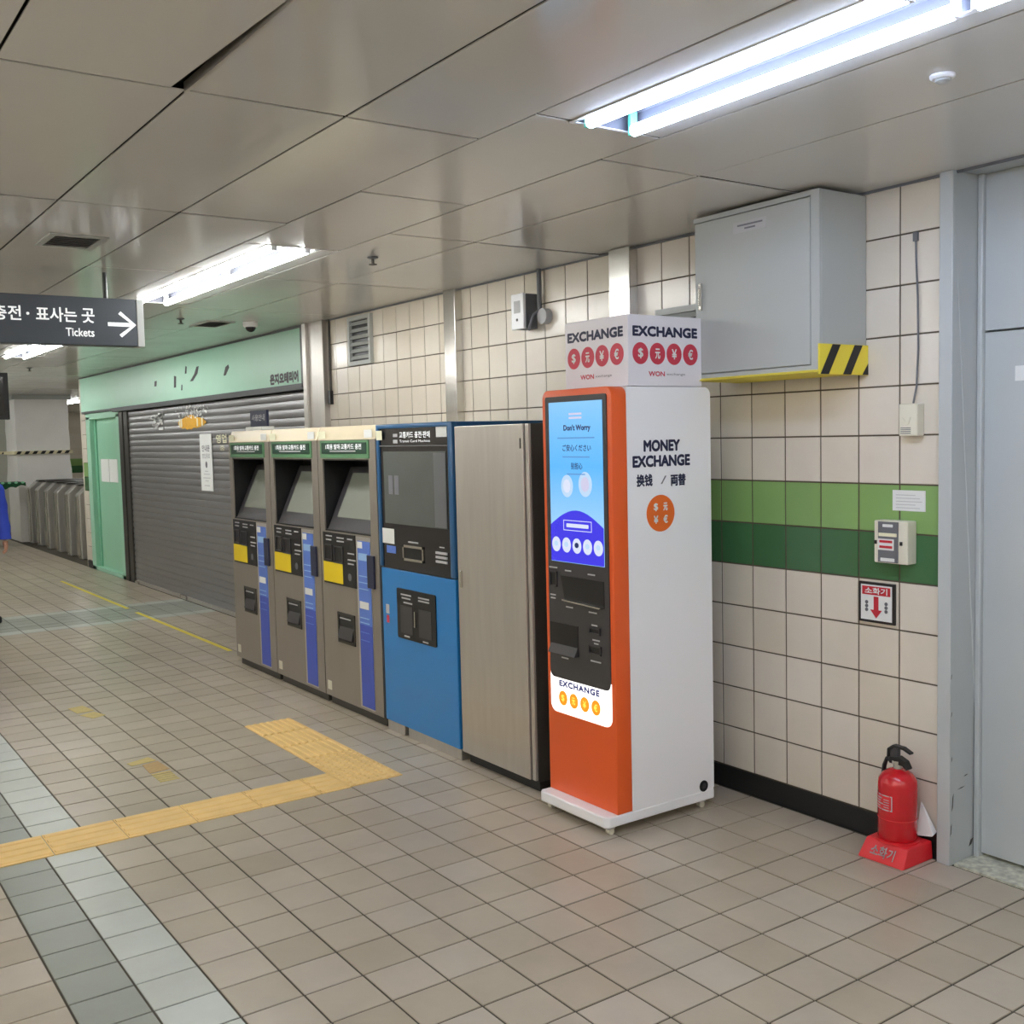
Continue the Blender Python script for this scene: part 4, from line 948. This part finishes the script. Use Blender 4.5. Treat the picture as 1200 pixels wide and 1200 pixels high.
# ------------------------------------------------------------------ ticket gates and the hall behind
def gate(x, label):
    t = thing('ticket_gate', label, 'turnstile', (x, .75, 0), 'ticket gates in a row')
    w = .11
    MB().prism([(.15, 0), (1.55, 0), (1.55, .95), (1.45, 1.12), (.28, 1.12), (.15, 1.0)], 'x', x - w, x + w).build('cabinet', 'turn_steel', t, bevel=.015)
    MB().prism([(.3, 1.121), (1.43, 1.121), (1.43, 1.145), (.32, 1.145)], 'x', x - w - .02, x + w + .02).build('top_plate', 'steel_dark', t, bevel=.004)
    MB().box(x - .085, x + .085, .128, .15, .04, .98).build('end_plate', 'steel_bright', t, bevel=.008)
    MB().box(x + w, x + w + .03, .45, 1.2, .3, .9).build('flap', 'steel_dark', t)
    return t
GX = [-17.3, -18.02, -18.8, -19.56, -20.3, -21.0]
g0 = gate(GX[0], 'steel ticket gate nearest the mint green door')
for k, nm in enumerate(('second', 'third', 'fourth', 'fifth', 'sixth')):
    c = copy_tree(g0, None, nm + ' steel ticket gate counting away from the mint green door'); c.location.x += GX[k + 1] - GX[0]
t = thing('wrapped_pillar', 'square pillar wrapped in white plastic sheeting with a striped hazard tape band', 'pillar', (-21.8, .45, 0))
ws = MB(); nn = 26
ring = []
per = [(-21.3, 0.05), (-21.3, .97), (-22.3, .97), (-22.3, .05)]
for s_ in range(4):
    a, b = per[s_], per[(s_ + 1) % 4]
    for k in range(8): ring.append((a[0] + (b[0] - a[0]) * k / 8, a[1] + (b[1] - a[1]) * k / 8))
lv = 15; vs = []; fsx = []
for l in range(lv):
    for k, (x, y) in enumerate(ring):
        dx, dy = x + 21.8, y - .51; q = 1 + random.uniform(-.012, .02) + (.05 if l in (6, 7) else 0) * random.random()
        vs.append((-21.8 + dx * q, .51 + dy * q, 2.65 * l / (lv - 1)))
n_ = len(ring)
for l in range(lv - 1):
    for k in range(n_): fsx.append((l * n_ + k, l * n_ + (k + 1) % n_, (l + 1) * n_ + (k + 1) % n_, (l + 1) * n_ + k))
fsx.append(tuple(range(n_))[::-1]); fsx.append(tuple(range((lv - 1) * n_, lv * n_)))
MB().add(vs, fsx).build('sheeting', 'sheet', t, smooth=True)
MB().box(-22.35, -21.24, .0, 1.02, 2.63, ZC).build('capital', 'grey_cab', t)
tb = MB().box(-22.34, -21.255, .0, 1.015, 1.62, 1.68).build('hazard_tape', 'tape_pale', t)
for k in range(7):
    y = .02 + k * .14; MB().prism([(y, 1.622), (y + .07, 1.622), (y + .11, 1.678), (y + .04, 1.678)], 'x', -21.255, -21.25).build('stripe', 'hz_black', tb)
hw = struct(MB().box(-24.15, -24.0, -7, .95, 0, 2.75).build('wall_left', 'plaster', loc=(-24, -3, 0)))
t = thing('hazard_tape_line', 'black and yellow hazard tape running along the pale wall left of the wrapped pillar', 'hazard tape', (-23.99, -1, 1.6))
MB().box(-23.998, -23.99, -3, .9, 1.62, 1.68).build('tape', 'tape_pale', t)
for k in range(26):
    y = -2.95 + k * .145; MB().prism([(y, 1.622), (y + .06, 1.622), (y + .1, 1.678), (y + .04, 1.678)], 'x', -23.99, -23.987).build('stripe', 'hz_black', t)
fw_ = struct(MB().box(-32.2, -32, .3, 9, 0, 2.75).build('wall_gatehall_end', 'wall_cream', loc=(-32, 4, 0)))
MB().box(-32, -31.99, .3, 9, 1.2, 1.4).build('tile_band', 'wall_lime', fw_); MB().box(-32, -31.99, .3, 9, 1.0, 1.2).build('tile_band', 'wall_green', fw_)
struct(MB().box(-34, -16, 9, 9.2, 0, 2.75).build('wall_gatehall_back', 'wall_cream', loc=(-25, 9, 0)))
struct(MB().box(-32.2, -24.15, .8, .95, 0, 2.75).build('wall_gatehall_front', 'plaster', loc=(-28, .2, 0)))
# stall table with scalloped cloth beside the gates
t = thing('stall_table', 'small table edged with a dark green scalloped cloth left of the ticket gates', 'table', (-20.85, -.7, 0))
MB().box(-21.2, -20.5, -1.3, .02, 1.1, 1.13).build('tabletop', 'stall_green', t)
va = [(-1.3, 1.11), (.02, 1.11)]
for k in range(33):
    y = .02 - 1.32 * k / 32; va.append((y, 1.0 + .03 * abs(math.sin(k * math.pi / 4)) + max(0, y + .4) * .15))
MB().prism(va, 'x', -20.5, -20.49).build('valance', 'stall_green', t)
ed = MB()
for k in range(12): ed.ball((-20.49, -.03 - k * .108, 1.13), .012, .03, .02, 8, 6)
ed.build('scalloped_trim', 'stall_mint', t)
for x in (-21.15, -20.55):
    for y in (-1.25, -.6): MB().cyl((x, y, 0), (x, y, 1.1), .015, 8).build('leg', 'steel', t)

# ------------------------------------------------------------------ person at the left edge
pe = thing('person', 'person in a blue long-sleeved jacket standing at the left edge of the view', 'person', (-11.75, -2.09, 0))
def skin(name, chains, m, parent, sub=2):
    """chains: list of vertex dicts; one connected skeleton grown with a Skin modifier, applied"""
    vs, es, rad = chains
    me = bpy.data.meshes.new(name); org = ORG[parent]
    me.from_pydata([tuple(Vector(v) - org) for v in vs], es, [])
    o = bpy.data.objects.new(name, me); COL.objects.link(o)
    o.modifiers.new('s', 'SKIN'); o.modifiers.new('d', 'SUBSURF').levels = sub
    for k, sv in enumerate(me.skin_vertices[0].data):
        sv.radius = rad[k] if isinstance(rad[k], tuple) else (rad[k], rad[k])
        sv.use_root = (k == 0)
    dg = bpy.context.evaluated_depsgraph_get()
    m2 = bpy.data.meshes.new_from_object(o.evaluated_get(dg)); bpy.data.objects.remove(o)
    m2.materials.clear(); m2.materials.append(M[m]); m2.polygons.foreach_set('use_smooth', [True] * len(m2.polygons))
    o = bpy.data.objects.new(name, m2); COL.objects.link(o); o.parent = parent; ORG[o] = org
    return o
bx_, by_ = -11.75, -2.09
def P3(dx, dy, z): return (bx_ + dx, by_ + dy, z)
V = [P3(0, 0, .93), P3(0, 0, 1.08), P3(0, 0, 1.26), P3(0, 0, 1.42), P3(.01, 0, 1.5)]; Rr = [(.1, .1), (.1, .1), (.1, .1), (.085, .085), (.05, .05)]
E_ = [(0, 1), (1, 2), (2, 3), (3, 4)]
def chain(start, pts):
    prev = start
    for p_, r_ in pts:
        V.append(p_); Rr.append(r_); E_.append((prev, len(V) - 1)); prev = len(V) - 1
    return prev
for s_ in (-1, 1):
    chain(0, [(P3(0, .095 * s_, .86), .095), (P3(.02, .1 * s_, .5), .06), (P3(-.01, .105 * s_, .28), .055), (P3(-.02, .11 * s_, .09), .04), (P3(.09, .125 * s_, .04), .035), (P3(.16, .13 * s_, .03), .025)])
    chain(3, [(P3(0, .15 * s_, 1.36), .04), (P3(-.01, .225 * s_, 1.12), .042), (P3(.05, .25 * s_, .86), .034), (P3(.065, .255 * s_, .81), .03)])
skin('body', (V, E_, Rr), 'skin', pe)
# jacket and trousers as slightly larger shells
def loft(mb, rings, n=24):
    vs = []; fs = []
    for c, a, b in rings:             # centre, half-depth (x), half-width (y)
        for k in range(n):
            q = 2 * math.pi * k / n; vs.append((c[0] + a * math.cos(q), c[1] + b * math.sin(q), c[2]))
    for r in range(len(rings) - 1):
        for k in range(n): fs.append((r * n + k, r * n + (k + 1) % n, (r + 1) * n + (k + 1) % n, (r + 1) * n + k))
    fs.append(tuple(range(n))[::-1]); fs.append(tuple(range((len(rings) - 1) * n, len(rings) * n)))
    return mb.add(vs, fs)
jk = MB()
def wr(k): return .006 * math.sin(k * 2.3)      # cloth folds
loft(jk, [(P3(wr(k) * .5, 0, z), a + wr(k), b + wr(k + 1)) for k, (z, a, b) in enumerate(((.78, .12, .18), (.8, .135, .195), (.88, .13, .19), (.96, .132, .186), (1.04, .122, .176), (1.12, .122, .176), (1.2, .13, .184), (1.28, .134, .192), (1.35, .126, .2), (1.395, .116, .19), (1.425, .105, .165), (1.445, .09, .125), (1.47, .075, .085), (1.51, .066, .07), (1.52, .058, .06)))])
for s_ in (-1, 1):
    path = [(0, .155, 1.437), (0, .163, 1.43), (0, .175, 1.405), (-.002, .19, 1.37), (-.004, .205, 1.33), (-.008, .222, 1.25), (-.01, .232, 1.17), (-.006, .24, 1.1), (.008, .247, 1.02), (.025, .253, .95), (.042, .258, .88), (.055, .262, .83), (.056, .262, .826)]
    rad = [.012, .035, .06, .076, .082, .076, .072, .07, .066, .064, .06, .056, .04]
    loft(jk, [(P3(x, y * s_, z), r + wr(k + 3), r + wr(k)) for k, ((x, y, z), r) in enumerate(zip(path, rad))], 16)
jk.build('jacket', 'coat_blue', pe, smooth=True)
V = [P3(0, 0, .95), P3(0, 0, .88)]; Rr = [(.11, .11), (.115, .115)]; E_ = [(0, 1)]
for s_ in (-1, 1): chain(1, [(P3(0, .095 * s_, .78), .1), (P3(.02, .1 * s_, .48), .085), (P3(-.01, .105 * s_, .2), .072), (P3(-.015, .108 * s_, .07), .07)])
skin('trousers', (V, E_, Rr), 'trousers', pe)
for s_ in (-1, 1):
    MB().prism(rr(bx_ - .08, bx_ + .21, by_ + .12 * s_ - .05, by_ + .12 * s_ + .05, .045), 'z', 0, .07).build('shoe', 'shoe', pe, bevel=.02, smooth=True)
    # hand: palm and five fingers
    h0 = P3(.065, .255 * s_, .81)
    V = [h0, P3(.075, .257 * s_, .762), P3(.08, .257 * s_, .742)]; Rr = [(.024, .03), (.024, .04), (.018, .038)]; E_ = [(0, 1), (1, 2)]
    for k, (dx, ln) in enumerate(((-.03, .038), (-.01, .047), (.01, .05), (.03, .044))):
        chain(2, [(P3(.08 + dx, .257 * s_, .735), .0115), (P3(.085 + dx, .25 * s_, .735 - ln * .6), .0105), (P3(.085 + dx * .9, .225 * s_, .735 - ln), .009)])
    chain(0, [(P3(.105, .25 * s_, .77), .013), (P3(.118, .243 * s_, .735), .010), (P3(.116, .236 * s_, .71), .0085)])
    skin('hand', (V, E_, Rr), 'skin', pe, 1)
hd_ = MB().ball(P3(.02, 0, 1.62), .098, .078, .118, 24, 16)
head = hd_.build('head', 'skin', pe, smooth=True)
nb = MB().prism([(bx_ + .108, 1.64), (bx_ + .136, 1.598), (bx_ + .108, 1.592)], 'y', by_ - .014, by_ + .014).build('nose', 'skin', head, bevel=.004)
for s_ in (-1, 1):
    MB().ball(P3(.102, .032 * s_, 1.632), .012, .014, .008, 10, 6).build('eye', 'black', head); MB().ball(P3(.01, .079 * s_, 1.615), .02, .009, .03, 10, 6).build('ear', 'skin', head, smooth=True)
MB().ball(P3(.106, 0, 1.567), .008, .024, .007, 10, 6).build('mouth', 'red_flat', head)
hb = MB().ball(P3(.0, 0, 1.645), .108, .09, .11, 24, 16)
hb.v = [(v[0], v[1], v[2]) if not (v[0] > bx_ + .06 and v[2] < 1.68) else (bx_ + .04, v[1] * .98 + by_ * .02, max(v[2], 1.6)) for v in hb.v]
hb.build('hair', 'hair', pe, smooth=True)
